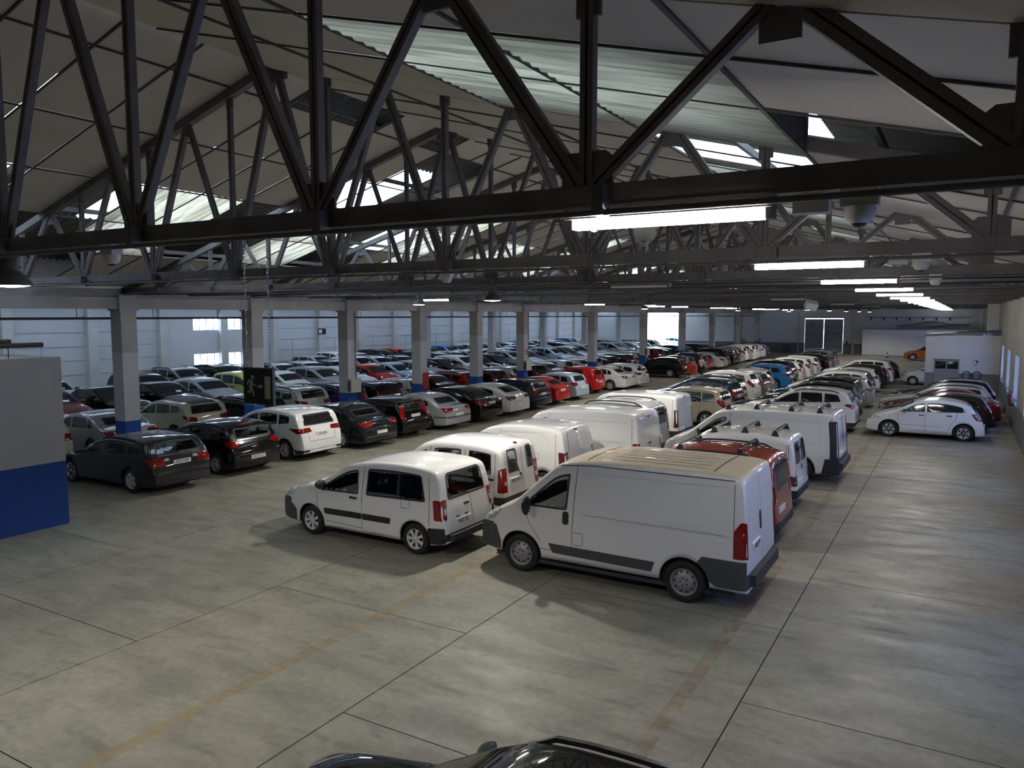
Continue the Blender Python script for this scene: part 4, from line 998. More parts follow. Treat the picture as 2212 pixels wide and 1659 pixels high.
BERL = dict(id='berlingo', L=4.38, W=1.81, sf=.93, sr=3.66, wr=.31, ra=.375, wheel=HUB7, tum=.12, rc=.11, rcy=1.0, crown=.025, nf=.16, af=.85, nr=.05, ar=.35, zm=.75, sill=.24,
  prof=[(0,.42),(0,.62),(.05,.78),(.2,.92),(.55,1.04),(1.0,1.12),(1.18,1.17),(1.85,1.58),(2.15,1.67),(2.6,1.735),(3.2,1.75),(3.8,1.73),(4.12,1.67),(4.19,1.56),(4.27,1.2),(4.33,.85),(4.37,.6),(4.38,.42)],
  belt=[(0,.92),(1.1,.98),(2.3,1.0),(4.38,1.06)], dtop=.155, win=[(1.16,2.26,0,.02,0),(2.46,3.94,.03,.14,1)], ws=(1.18,1.82), mir=(1.35,1.12), mirm=BLKPL, mirh=.2, seatz=.62, seath=.62, seats=[(2.0,(-.42,.42)),(2.9,(-.45,0,.45))],
  rw=[[(-.66,1.10),(.66,1.10),(.60,1.56),(.52,1.60),(-.52,1.60),(-.60,1.56)]], tlB=[(.80,.74),(.87,.74),(.87,1.13),(.80,1.13)], tlS=[(4.14,.74),(4.33,.74),(4.28,1.13),(4.12,1.13)], tlC=[(.81,.84),(.88,.84),(.88,.96),(.82,.96)], plate=.66, platey=.25, step=(.34,.46,.82), reg='4637 HJS', hlF=[(.5,.76),(.78,.82),(.8,.95),(.62,.9)], hlS=[(.10,.74),(.30,.80),(.52,1.0),(.2,.92)],
  clad=[('front_bumper', [('S', [(.02,.26),(.50,.27),(.50,.50),(.42,.58),(.03,.80)]), ('F', [(-.72,.26),(.72,.26),(.74,.74),(-.74,.74)])], GREYPL),
        ('rear_bumper', [('S', [(4.04,.28),(4.36,.28),(4.35,.60),(4.0,.58),(3.98,.45)]), ('B', [(-.86,.28),(.86,.28),(.86,.48),(-.86,.48)])], BLKPL),
        ('side_moulding', [('S', round_poly([(1.34,.52),(2.33,.53),(2.33,.65),(1.32,.64)], .03)), ('S', round_poly([(2.36,.53),(3.06,.53),(3.08,.65),(2.36,.65)], .03))], BLKPL),
        ('door_handle', [('S', round_poly([(2.02,.92),(2.22,.92),(2.22,.965),(2.02,.965)], .02))], BLKPL),
        ('rear_handle', [('B', round_poly([(-.02,.92),(.16,.92),(.16,.965),(-.02,.965)], .02))], BLKPL),
        ('plate_lamp', [('B', [(.06,.735),(.16,.735),(.16,.76),(.06,.76)]), ('B', [(.36,.735),(.46,.735),(.46,.76),(.36,.76)])], BLKPL)],
  seams=[[(2.34,.32),(2.35,1.1),(2.40,1.60)], [(1.18,.40),(1.12,.75),(1.13,1.08)], [(2.34,.34),(1.18,.38)], [(4.02,.62),(4.03,1.1),(3.99,1.62)], [(3.35,.9),(3.55,.9),(3.55,1.06),(3.35,1.06),(3.35,.9)]],
  bseams=[[(-.10,.5),(-.10,1.12)]], wiper=((-.05,1.14),(.35,1.20)), lines=[('window_divider','S',[(3.26,1.14),(3.28,1.54)],.05,BLKPL)])
KANG = dict(id='kangoo', L=4.0, W=1.68, sf=.78, sr=3.38, wr=.295, ra=.35, wheel=HUB6, tum=.10, rc=.14, rcy=1.0, crown=.045, nf=.14, af=.8, nr=.05, ar=.3, zm=.7, sill=.24,
  prof=[(0,.42),(0,.58),(.05,.74),(.2,.88),(.55,.99),(.85,1.07),(.98,1.12),(1.6,1.62),(1.85,1.74),(2.3,1.81),(2.9,1.82),(3.5,1.79),(3.78,1.73),(3.86,1.62),(3.92,1.2),(3.96,.8),(3.99,.58),(4.0,.42)],
  belt=[(0,.95),(1.0,1.05),(4.0,1.08)], dtop=.22, win=[(1.05,1.90,0,.02,0),(2.05,2.85,.05,.02,0),(3.02,3.66,.02,.04,0)], ws=(1.0,1.58), mir=(1.22,1.1), mirm=BLKPL, seatz=.62, seath=.62, seats=[(1.9,(-.38,.38)),(2.75,(-.4,0,.4))],
  rw=[[(.12,1.10),(.56,1.10),(.54,1.62),(.12,1.62)], [(-.60,1.10),(-.30,1.10),(-.30,1.62),(-.58,1.62)]], rwr=.08, tlB=[(.68,.70),(.80,.70),(.80,1.18),(.70,1.24)], tlS=[(3.82,.70),(3.97,.70),(3.94,1.24),(3.84,1.20)], tlC=[(.70,.86),(.79,.86),(.79,.95),(.70,.95)], plate=.92, platey=.28, reg='7018 DWT',
  hlF=[(.45,.70),(.72,.75),(.74,.88),(.55,.84)], hlS=[(.10,.70),(.40,.82),(.5,.92),(.15,.84)],
  clad=[('rear_bumper', [('S', [(3.75,.42),(3.98,.42),(3.98,.60),(3.75,.60)]), ('B', [(-.78,.44),(.78,.44),(.78,.60),(-.78,.60)])], BLKPL), ('side_moulding', [('S', [(2.1,.96),(3.72,.96),(3.72,1.01),(2.1,1.01)])], BLKPL), ('door_handle', [('B', round_poly([(-.02,.88),(.06,.88),(.06,1.04),(-.02,1.04)], .02))], BLKPL), ('fuel_cap', [('S', round_poly([(3.42,.76),(3.58,.76),(3.58,.92),(3.42,.92)], .07))], BLKPL), ('high_stop_lamp', [('B', [(-.06,1.70),(.06,1.70),(.06,1.73),(-.06,1.73)])], REDL)],
  seams=[[(1.98,.34),(1.98,1.6)], [(2.95,.34),(2.94,1.6)], [(3.74,.6),(3.74,1.66)], [(1.08,.4),(1.04,1.06)]], bseams=[[(-.10,.5),(-.10,1.7)], [(.64,.6),(.62,1.66)]], wiper=((.12,1.08),(.20,1.28)))
def panelvan(src, id, **kw): o = dict(src); o['id'] = id; o.update(kw); return o
def stretch(src, id, L, W, H, **kw):
    o = dict(src); Hs = max(z for _, z in src['prof']); kx, kz = L/src['L'], H/Hs; o.update(id=id, L=L, W=W)
    for k in ('prof','belt','tlS','hlS'):
        if k in o: o[k] = [(a*kx, b*kz) for a, b in o[k]]
    for k in ('tlB','hlF','tlC'):
        if k in o: o[k] = [(a*W/src['W'], b*kz) for a, b in o[k]]
    o['rw'] = [[(a*W/src['W'], b*kz) for a, b in q] for q in o.get('rw', [])]
    o['sf'], o['sr'] = o['sf']*kx, o['sr']*kx; o['win'] = [(a*kx, b*kx, c, d, e) for a, b, c, d, e in o['win']]; o['ws'] = (o['ws'][0]*kx, o['ws'][1]*kx); o['mir'] = (o['mir'][0]*kx, o['mir'][1]*kz)
    o['seams'] = [[(a*kx, b*kz) for a, b in q] for q in o.get('seams', [])]; o['bseams'] = [[(a*W/src['W'], b*kz) for a, b in q] for q in o.get('bseams', [])]
    o.pop('lines', None); o.pop('wiper', None); o['clad'] = []; o.update(kw); return o
CRW = mat('crease_white', (.5,.5,.49), .5)
PVAN = stretch({k: v for k, v in BERL.items() if k != 'step'}, 'partner_van', 4.38, 1.81, 1.81, win=[(1.13,2.03,0,.02,0)], rw=[], tint=True, plate=.66, reg=None, tlm=DREDL, clad=[('rear_bumper', GB(1.81,4.38,.55,4.02), BLKPL), ('door_panel', [('B', round_poly([(-.64,1.14),(-.04,1.14),(-.04,1.62),(-.58,1.64)], .08)), ('B', round_poly([(.64,1.14),(.04,1.14),(.04,1.62),(.58,1.64)], .08))], WHITE), ('handle_slot', [('B', [(-.06,1.66),(.14,1.66),(.14,1.685),(-.06,1.685)])], BLKPL)], lines=[('body_crease','S',[(2.25,1.15),(2.35,1.58),(3.6,1.62),(3.85,1.35)],.014,CRW)])
VITO = stretch({k: v for k, v in BOXER.items() if k != 'step'}, 'vito', 4.76, 1.90, 1.92, wr=.33, ra=.40, sill=.26, win=[(1.0,1.9,0,.02,0)], tint=True, mirm=WHITE, plate=.80, reg=None, tlB=[(.80,.80),(.92,.80),(.92,1.08),(.82,1.08)], tlS=[(4.58,.80),(4.73,.80),(4.70,1.08),(4.58,1.08)],
   clad=[('rear_bumper', GB(1.9,4.76,.46,4.3), BLKPL), ('rear_handle', [('B', round_poly([(-.08,.98),(.12,.98),(.12,1.02),(-.08,1.02)], .015))], BLKPL), ('high_stop_lamp', [('B', [(-.08,1.74),(.08,1.74),(.08,1.77),(-.08,1.77)])], DREDL)], lines=[('body_crease','S',[(2.1,1.62),(4.4,1.64)],.014,CRW), ('body_crease','S',[(2.1,1.10),(4.4,1.08)],.014,CRW)])
CONN = stretch({k: v for k, v in BOXER.items() if k != 'step'}, 'transit_connect', 4.42, 1.84, 1.84, wr=.32, ra=.39, sill=.24, wheel=STEELW, win=[(.95,1.75,0,.02,0)], tint=True, plate=.62, reg=None, tlB=[(.80,.72),(.90,.72),(.88,1.30),(.82,1.30)], tlS=[(4.28,.70),(4.40,.70),(4.38,1.32),(4.30,1.32)], tlm=DREDL,
   clad=[('rear_bumper', GB(1.84,4.42,.58,4.0), BLKPL), ('high_stop_lamp', [('B', [(-.08,1.70),(.08,1.70),(.08,1.73),(-.08,1.73)])], DREDL)], lines=[('body_crease','S',[(1.95,1.40),(3.3,1.42),(3.5,1.36)],.014,CRW), ('body_crease','S',[(1.95,1.02),(3.2,1.0)],.014,CRW)])
TRAF = stretch(BOXER, 'trafic', 5.0, 1.96, 1.97, wr=.345, ra=.42, sill=.26, wheel=STEELW, win=[(1.02,1.95,0,.02,0)], plate=.80, reg=None, bars=[1.95,2.75,3.7,4.45], tlB=[(.84,.55),(.96,.55),(.95,1.72),(.86,1.72)], tlS=[(4.78,.55),(4.98,.55),(4.93,1.74),(4.76,1.72)], tlm=BLKPL, mirm=WHITE, front=False,
   clad=[('rear_bumper', GB(1.96,5.0,.70,4.55), BLKPL), ('tail_light_red', [('B', [(.84,.95),(.94,.95),(.93,1.25),(.86,1.25)]), ('B', [(-.84,.95),(-.94,.95),(-.93,1.25),(-.86,1.25)])], DREDL), ('door_panel', [('B', round_poly([(.06,1.05),(.66,1.05),(.62,1.74),(.06,1.74)], .08)), ('B', round_poly([(-.06,1.05),(-.66,1.05),(-.62,1.74),(-.06,1.74)], .08))], WHITE)], lines=[('body_crease','S',[(2.2,1.70),(4.5,1.70),(4.5,1.0)],.014,CRW), ('body_crease','S',[(2.2,1.10),(4.4,1.08)],.014,CRW)])
BER1 = stretch(KANG, 'first_berlingo', 4.12, 1.72, 1.84, win=[(1.05,1.95,0,.02,0)], rw=[[(-.62,1.10),(-.06,1.10),(-.06,1.60),(-.58,1.62)],[(.62,1.10),(.06,1.10),(.06,1.60),(.58,1.62)]], tint=True, plate=.66, reg=None, bars=[2.1,2.85,3.55], barc=True, tlB=[(.70,.62),(.82,.62),(.82,.86),(.71,.86)], tlS=[(3.95,.62),(4.09,.62),(4.07,.86),(3.95,.86)], tlm=DREDL,
   clad=[('rear_bumper', GB(1.72,4.12,.52,3.75), BLKPL), ('rear_handle', [('B', round_poly([(-.03,.92),(.03,.92),(.03,1.04),(-.03,1.04)], .015))], BLKPL)], lines=[('body_crease','S',[(3.9,.5),(3.9,1.7)],.012,SEAM)])
DACIA = stretch(KANG, 'red_mpv_van', 4.4, 1.78, 1.88, wheel=ALLOY7, tint=True, rw=[[(-.62,1.12),(.62,1.12),(.56,1.64),(-.56,1.64)]], plate=.72, reg=None, rails=[('roof_rail',2.0,4.0,.04,.06,BLKPL)], bars=[2.35,3.6], barc=True, tlB=[(.70,.90),(.84,.90),(.83,1.52),(.74,1.54)], tlS=[(4.22,.90),(4.37,.90),(4.33,1.56),(4.24,1.54)], clad=[('rear_bumper', GB(1.78,4.4,.50,4.0), BLKPL)])
VANMPV = panelvan(DACIA, 'silver_mpv_van', rails=[('roof_rail',1.9,4.0,.04,.08,BLKPL)], bars=[], tlm=DREDL)
# --- near cars with their own shapes
BMW = base('wagon', 'bmw_wagon', 4.52, 1.81, 1.44, wr=.325, ra=.38, wheel=ALLOY5, reg='0726 FWP', tlC=[(.42,.86),(.60,.86),(.56,.93),(.48,.93)], plate=.80, tlB=[(.50,.74),(.84,.74),(.85,.95),(.62,.93)], handm=None or BLKPL, seats=[(2.3,(-.38,.38)),(3.2,(-.42,0,.42))], wiper=((.0,1.04),(.42,1.10)), lines=[('chrome_strip','B',[(-.62,.995),(.62,.995)],.018,CHROME)])
P308 = base('hatch', 'dark_hatch', 4.28, 1.82, 1.50, wr=.315, wheel=('alloy',8,.035,.03,.05), reg='CW 231 ZT', tlB=[(.62,.90),(.80,.82),(.86,.92),(.80,1.0)], tlS=[(3.84,1.03),(4.0,.90),(4.14,.82),(4.2,.92)], plate=.50, lines=[('chrome_strip','B',[(-.60,1.03),(.60,1.03)],.014,CHROME)], wiper=((.05,1.06),(.40,1.10)), clad=[('high_stop_lamp', [('B', [(-.22,1.40),(.22,1.40),(.22,1.43),(-.22,1.43)])], REDL)])
CMAX = base('mpv', 'white_mpv', 4.38, 1.83, 1.62, wr=.325, wheel=MULTI, reg='1226 HSC', plate=.83, tintr=True, win=[(1.2,2.36,0,0,0),(2.44,3.26,0,.02,0),(3.32,3.80,0,.02,0)], belt=[(0,.86),(1.1,.98),(2.6,1.05),(3.7,1.16),(4.38,1.24)], tlB=[(.50,.92),(.84,.92),(.85,1.02),(.6,1.05)], tlS=[(3.78,1.04),(4.12,.88),(4.28,.92),(4.26,1.04)], clad=[('rear_valance', GB(1.83,4.38,.36,3.95), BLKPL)], bseams=[[(-.62,1.0),(-.56,.62),(.56,.62),(.62,1.0)]])
PASSAT = base('sedan', 'slate_sedan', 4.77, 1.82, 1.47, wr=.325, wheel=ALLOY10, plate=.56, tlB=[(.50,.80),(.86,.80),(.86,.95),(.54,.95)], lines=[('chrome_strip','B',[(-.8,.44),(.8,.44)],.016,CHROME), ('chrome_strip','S',[(1.6,.985),(3.75,1.02)],.014,CHROME), ('chrome_strip','S',[(4.05,.50),(4.72,.52)],.014,CHROME)], win=[(1.45,2.52,0,0,0),(2.58,3.72,0,.10,0)])
C30 = base('hatch', 'black_tall_hatch', 4.28, 1.78, 1.48, wr=.31, tlB=[(.76,.74),(.84,.74),(.78,1.18),(.74,1.22)], tlS=[(4.12,1.22),(4.2,.76)], plate=.84, spoiler=(3.78,.02), win=[(1.32,2.38,0,.02,0),(2.46,3.45,0,.10,0)])
P406 = base('sedan', 'silver_sedan', 4.56, 1.77, 1.42, wr=.305, wheel=HUB6, plate=.62, rc=.12, tlB=[(.48,.80),(.82,.80),(.82,.92),(.50,.92)], clad=[('side_moulding', [('S', [(3.9,.52),(4.54,.53),(4.53,.57),(3.9,.56)]), ('B', [(-.84,.53),(.84,.53),(.84,.57),(-.84,.57)])], BLKPL)])
VECTRA = base('sedan', 'black_sedan', 4.83, 1.85, 1.49, wr=.335, wheel=MULTI, plate=.86, tlB=[(.46,.86),(.88,.86),(.88,1.0),(.50,1.0)], lines=[('chrome_strip','B',[(-.40,.97),(.40,.97)],.02,CHROME), ('chrome_strip','S',[(1.6,1.0),(3.8,1.04)],.014,CHROME)])
MAZDA = base('sedan', 'white_fastback', 4.74, 1.80, 1.44, prof=[(0,.42),(0,.55),(.05,.66),(.2,.72),(.7,.82),(1.2,.90),(1.35,.93),(2.12,1.33),(2.5,1.42),(2.95,1.44),(3.4,1.40),(3.85,1.28),(4.35,1.06),(4.55,1.03),(4.66,.97),(4.72,.72),(4.74,.5),(4.74,.42)], win=[(1.45,2.52,0,0,0),(2.58,3.8,0,.16,0)], tint=True, rw=[[(-.62,1.08),(.62,1.08),(.54,1.30),(-.54,1.30)]], tlB=[(.46,.82),(.84,.82),(.84,.95),(.52,.96)], tlm=DREDL, plate=.50)
DWAG = base('wagon', 'dark_wagon', 4.6, 1.80, 1.48, wr=.32, tint=True, tlB=[(.50,.88),(.84,.88),(.84,1.0),(.54,1.0)])
COMPACT = base('hatch', 'red_compact', 4.26, 1.75, 1.41, prof=[(0,.42),(0,.55),(.05,.65),(.2,.71),(.7,.82),(1.15,.90),(1.3,.93),(2.0,1.30),(2.35,1.39),(2.8,1.41),(3.2,1.36),(3.5,1.26),(3.95,1.00),(4.12,.97),(4.2,.90),(4.25,.62),(4.26,.5),(4.26,.42)], sf=.75, sr=3.47, wr=.32, wheel=ALLOY5, win=[(1.4,2.5,0,.02,0),(2.58,3.5,0,.14,0)], tint=True, rw=[[(-.56,1.02),(.56,1.02),(.5,1.25),(-.5,1.25)]], plate=.76)
GOLF = base('hatch', 'silver_blue_hatch', 4.2, 1.76, 1.48, wr=.315, tint=True, tlB=[(.60,.82),(.82,.82),(.82,.98),(.64,.98)], plate=.70)
ATOS = base('city', 'red_city', 3.57, 1.60, 1.58, tint=True, win=[(1.0,1.9,0,0,0),(1.98,2.75,0,.02,0)], wheel=HUB7, rwr=.12)
TOLEDO = base('sedan', 'white_sedan', 4.48, 1.71, 1.46, wr=.31, wheel=ALLOY10, tint=True, tlm=DREDL, plate=.82)
MONDEO = base('wagon', 'white_wagon', 4.85, 1.85, 1.50, wr=.33, wheel=ALLOY10, tint=True, tlm=DREDL, rails=[])
EXEO = base('wagon', 'black_wagon', 4.66, 1.77, 1.46, wr=.32, wheel=ALLOY10, tint=True)
SCENIC = base('mpv', 'gold_mpv', 4.30, 1.81, 1.62, wr=.32, wheel=FIVE, tint=True, tlB=[(.58,.78),(.83,.74),(.82,1.0),(.64,1.06)], win=[(1.22,2.38,0,0,0),(2.46,3.3,0,.02,0),(3.34,3.86,0,.04,0)])
KUGA = base('suv', 'white_suv', 4.53, 1.84, 1.70, wr=.355, ra=.42, tint=True, belt=[(0,.95),(1.2,1.06),(3.2,1.14),(4.5,1.24)], spoiler=(4.05,.05), tlm=REDL, clad=[('rear_valance', GB(1.84,4.53,.42,4.05), BLKPL)])
OUTL = base('suv', 'black_suv', 4.65, 1.80, 1.68, wr=.355, tint=True, tlm=CLEARL, spoiler=(4.2,.04))
C3 = base('hatch', 'white_supermini', 3.94, 1.73, 1.52, wr=.31, ra=.375, prof=[(0,.40),(0,.56),(.05,.68),(.18,.77),(.5,.89),(.85,1.0),(1.0,1.05),(1.62,1.40),(1.95,1.49),(2.4,1.52),(2.95,1.47),(3.3,1.38),(3.48,1.28),(3.66,1.04),(3.8,.9),(3.9,.66),(3.94,.52),(3.94,.40)],
   sf=.80, sr=3.27, belt=[(0,.86),(.95,.97),(2.6,1.02),(3.94,1.06)], win=[(1.1,2.0,0,.0,0),(2.06,3.32,0,.22,0)], ws=(1.02,1.60), rw=[[(-.56,1.06),(.56,1.06),(.48,1.34),(-.48,1.34)]], wheel=('alloy',6,.07,.035,.12), tint=True, tlB=[(.60,.86),(.80,.80),(.82,1.0),(.66,1.02)], tlS=[(3.50,1.03),(3.66,.80),(3.84,.78),(3.86,.98),(3.7,1.06)], hlS=[(.14,.66),(.50,.74),(.66,.86),(.45,.86),(.2,.78)], mir=(1.28,1.0), hand=[(1.88,.90),(2.80,.92)], handm=mat('dark_handle',(.05,.05,.055),.4), seams=[[(2.02,.30),(2.02,1.0)], [(1.12,.34),(1.10,.95)], [(1.12,.33),(2.75,.31)], [(2.75,.31),(2.85,.60),(3.0,.80),(3.05,1.05)], [(1.0,.52),(2.6,.50)]])
CAPTUR = base('suv', 'cream_crossover', 4.12, 1.78, 1.57, wr=.335, ra=.40, tint=True, rails=[], tlm=REDL, tlB=[(.54,.84),(.86,.86),(.86,1.02),(.60,1.0)], belt=[(0,.90),(1.1,1.0),(2.6,1.05),(4.12,1.22)])
CAPTUR['clad'] = [('roof_panel', [('T', [(CAPTUR['sr']-s_, y) for s_, y in ((1.95,.50),(2.4,.56),(3.0,.56),(3.55,.54),(3.75,.50),(3.75,-.50),(3.55,-.54),(3.0,-.56),(2.4,-.56),(1.95,-.50))]), ('T', [(CAPTUR['sr']-3.2, -.1), (CAPTUR['sr']-3.1, -.1), (CAPTUR['sr']-3.1, .1), (CAPTUR['sr']-3.2, .1)])], BLKPL)]
# --- generic types for the rest
GEN = [base('hatch','hatch_a',4.2,1.77,1.49,tint=True,paper=True), base('hatch','hatch_b',4.05,1.72,1.46,tint=True,wheel=HUB7), base('sedan','sedan_a',4.65,1.80,1.46,tint=True,paper=True), base('wagon','wagon_a',4.65,1.80,1.50,tint=True),
  base('suv','suv_a',4.45,1.82,1.68,tint=True,paper=True), base('mpv','mpv_a',4.35,1.80,1.63,tint=True,paper=True), base('city','city_a',3.65,1.64,1.50,tint=True), base('mpv','mpv_b',4.65,1.84,1.70,tint=True), base('suv','suv_b',4.2,1.78,1.60,tint=True,rails=[])]
G_ = {s_['id']: s_ for s_ in GEN}
# ================================================================== parked vehicles
KN = {'hatch': ('hatchback','car'), 'sedan': ('saloon_car','car'), 'wagon': ('estate_car','car'), 'suv': ('crossover_car','car'), 'mpv': ('people_carrier','car'), 'city': ('city_car','car')}
WORD = {'hatch': 'hatchback', 'sedan': 'saloon', 'wagon': 'estate car', 'suv': 'crossover', 'mpv': 'people carrier', 'city': 'city car'}
CW = dict(white='white', cream='cream', silver='silver', grey='grey', black='black', navy='navy', darkgrey='dark grey', slate='slate', red='red', darkred='dark red', blue='bright blue', violet='violet-blue', green='lime green', gold='beige gold', brown='brown', orange='orange', lightblue='pale blue', offwhite='off-white', brickred='brick red')
ROOFCAR = (-1.08, 3.02)
XA, XB_, XR1, XR2 = -18.5, -24.05, -9.0, -3.75      # rear axle lines of the rows that head towards -X
def left(y, sp): return y + sp['W']/2 - .06
def near(sp, color, x, y, label, name=None, cat=None, lod=2, group=None, head=-1, turn=0.0):
    k = sp.get('kind'); n_, c_ = KN.get(k, ('panel_van', 'van'))
    return vehicle(sp, lod, color, name or n_, label, cat or c_, (x, left(y, sp) if head < 0 else y, turn), head, group)
# row of vans beside the main aisle
GR1, GR2, GRA = 'vehicles in the row left of the large white van', 'vehicles in the row of the large white van', 'cars along the left side of the main aisle'
near(BERL, 'white', -8.96, 11.66, 'white passenger van with dark windows standing alone left of the large van', 'passenger_van', 'van', 2, GR1)
near(KANG, 'white', -9.15, 14.35, 'white passenger van with tall red lamps and two glazed rear doors', 'passenger_van', 'van', 2, GR1)
near(PVAN, 'white', -9.1, 17.2, 'white windowless panel van with small dark tail lamps', 'panel_van', 'van', 2, GR1)
near(VITO, 'white', -8.5, 19.9, 'long white panel van with red corner lamps behind the rounded windowless van', 'panel_van', 'van', 2, GR1)
near(VANMPV, 'silver', -8.9, 22.9, 'silver van with black roof rails between two white panel vans', 'passenger_van', 'van', 1, GR1)
near(CONN, 'white', -9.3, 25.9, 'white panel van with narrow upright dark red tail lamps', 'panel_van', 'van', 2, GR1)
near(SCENIC, 'gold', -8.95, 31.2, 'beige gold people carrier behind the white panel vans', lod=2, group=GR1)
near(BOXER, 'dustywhite', -3.69, 11.85, 'large white cargo van with dusty tan roof in the foreground', 'cargo_van', 'van', 2, GR2)
near(DACIA, 'brickred', -3.65, 15.5, 'brick red van with roof rails behind the large white van', 'passenger_van', 'van', 2, GR2)
near(BER1, 'white', -3.8, 18.7, 'white van with three roof bars and twin rear windows', 'panel_van', 'van', 2, GR2)
near(TRAF, 'white', -3.75, 22.35, 'white panel van with four roof bars and black rear pillars', 'panel_van', 'van', 2, GR2)
near(KUGA, 'white', -4.4, 32.5, 'white crossover with sporty roof spoiler behind the roof-bar vans', lod=2, group=GR2)
near(OUTL, 'black', -4.6, 35.7, 'black crossover with clear tail lamps behind the white crossover', lod=1, group=GR2)
# left aisle row
A = [(BMW,'darkgrey',12.05,'dark grey estate car with roof rails beside the blue-based wall',2), (P308,'black',14.70,'black hatchback with large red lamps and chrome tailgate strip',2), (CMAX,'white',17.35,'white people carrier with fine-spoked wheels in the aisle row',2),
 (PASSAT,'slate',19.95,'slate saloon with round red lamps beside the white people carrier',2), (C30,'black',22.40,'black hatchback with tall narrow red lamps beside the slate saloon',1), (P406,'silver',24.90,'silver saloon with black bumper strip in the aisle row',1), (VECTRA,'black',27.30,'black saloon with chrome tailgate strip beside the silver saloon',1),
 (MAZDA,'offwhite',29.85,'off-white fastback saloon with dark tail lamps',1), (DWAG,'navy',32.35,'navy estate car between the off-white fastback and a red car',1), (COMPACT,'red',34.85,'low red hatchback with sloping tail in the aisle row',1), (GOLF,'lightblue',37.3,'pale blue hatchback between two red cars',1),
 (ATOS,'red',41.10,'tall small red city car in the aisle row',1), (TOLEDO,'white',43.65,'white saloon beside the tall small red city car',1), (MONDEO,'white',46.0,'white estate car last before the gap in the aisle row',1), (EXEO,'black',54.9,'black estate car first after the gap in the aisle row',1)]
for sp, c, y, lab, lod in A: near(sp, c, XA - (.45 if sp is ATOS else 0), y, lab, lod=lod, group=GRA)
def fill(x, head, ys, seq, rowdesc, grp, lodf, start=1, jit=.25, rnd=None):
    r_ = random.Random(rnd or x)
    for i, (y, (sid, c)) in enumerate(zip(ys, seq)):
        sp = G_[sid] if isinstance(sid, str) else sid; k = sp['kind']; n_, c_ = KN[k]
        xx = x + r_.uniform(-jit, jit)
        vehicle(sp, lodf(y), c, n_, '%s %s, %s %s' % (CW[c], WORD[k], ordinal(start+i), rowdesc), c_, (xx, y, r_.uniform(-.012, .012)), head, grp)
def seqgen(n, seed, cols, types=None):
    r_ = random.Random(seed); t = types or list(G_)
    return [(r_.choice(t), r_.choice(cols)) for _ in range(n)]
lodn = lambda y: 1 if y < 48 else 0
COLS = ['white']*6 + ['silver']*4 + ['grey']*3 + ['black']*4 + ['darkgrey']*2 + ['navy','red','blue','brown','lightblue']
# aisle row beyond the gap
sA = [('hatch_a','brown'),('suv_b','navy'),('hatch_b','red'),('sedan_a','white'),('suv_a','black'),('wagon_a','black'),('hatch_a','silver'),('mpv_a','white'),('mpv_b','white'),('hatch_b','white'),('suv_b','white'),('hatch_a','darkred')]
fill(XA-.1, -1, [58.4+2.55*i for i in range(12)], sA, 'car beyond the gap in the aisle row', GRA, lambda y: 0)
# second row, just behind the columns, tails towards the aisle
sB = [('hatch_b','cream'),('sedan_a','silver'),(CAPTUR,'cream'),('wagon_a','slate'),('suv_a','white'),('mpv_a','violet'),('hatch_a','black'),('hatch_b','white'),('sedan_a','black'),('wagon_a','red'),('hatch_a','black'),('city_a','silver'),('wagon_a','black'),('sedan_a','silver'),('city_a','white'),('sedan_a','white'),('hatch_a','white'),('hatch_b','brown')] + seqgen(12, 3, COLS)
fill(XB_, -1, [12.6,15.2]+[18.3+2.52*i for i in range(28)], sB, 'car of the row behind the columns', 'cars behind the columns', lodn)
# third and fourth rows, noses towards the aisle
sC = [('hatch_a','darkred'),('sedan_a','black'),('sedan_a','black'),('hatch_b','silver'),('mpv_a','green'),('city_a','white'),('mpv_a','silver'),('hatch_a','white'),('hatch_b','red'),('sedan_a','lightblue'),('hatch_a','silver'),('hatch_a','black'),('mpv_a','white'),('sedan_a','black'),('hatch_a','black'),('suv_a','silver'),('hatch_a','white'),('hatch_b','grey')] + seqgen(15, 5, COLS)
fill(-33.95, 1, [17.7,20.4,23.0,25.5,28.1]+[30.6+2.48*i for i in range(27)], sC, 'car of the third row, nose towards the aisle', 'cars of the third row', lodn)
sD = [('sedan_a','white'),('wagon_a','black'),('suv_a','silver'),('suv_a','black'),('hatch_a','black'),('wagon_a','silver'),('hatch_a','silver'),('hatch_b','darkgrey'),('mpv_a','white'),('wagon_a','white'),('sedan_a','navy'),('mpv_b','black'),('hatch_a','darkgrey')] + seqgen(18, 8, COLS)
fill(-39.6, 1, [20.9,25.9,28.4,31.0,33.4]+[35.9+2.45*i for i in range(25)], sD, 'car of the fourth row, nose towards the aisle', 'cars of the fourth row', lodn)
fill(-44.6, 1, [44+2.5*i for i in range(20)], seqgen(20, 12, COLS, ['suv_a','suv_b','mpv_b','wagon_a']), 'car parked along the left wall', 'cars along the left wall', lambda y: 0)
# right-hand block, continuing the two van rows
s1 = [('suv_a','navy'),('mpv_a','black'),('mpv_b','white'),('hatch_a','grey'),('city_a','silver'),('suv_b','blue'),('suv_a','black'),('hatch_a','white'),('mpv_a','white'),('suv_b','white'),('hatch_b','darkred'),('wagon_a','black'),('suv_a','grey'),('mpv_b','black')]
fill(XR1-.9, -1, [36.2,38.9,41.4,44.1,46.8,49.6,52.6,55.4,58.2,61.0,63.8,66.6,69.4,72.2], s1, 'car behind the beige gold people carrier', GR1, lambda y: 1 if y < 52 else 0)
s2 = [('suv_a','black'),('wagon_a','silver'),('mpv_a','offwhite'),('hatch_a','black'),('hatch_b','white'),('wagon_a','darkgrey'),('suv_a','white'),('wagon_a','black')]
fill(XR2-1.0, -1, [39.6,42.6,45.5,48.4,51.3,54.2,57.1,60.0], s2, 'car behind the black crossover with clear lamps', GR2, lambda y: 1 if y < 50 else 0)
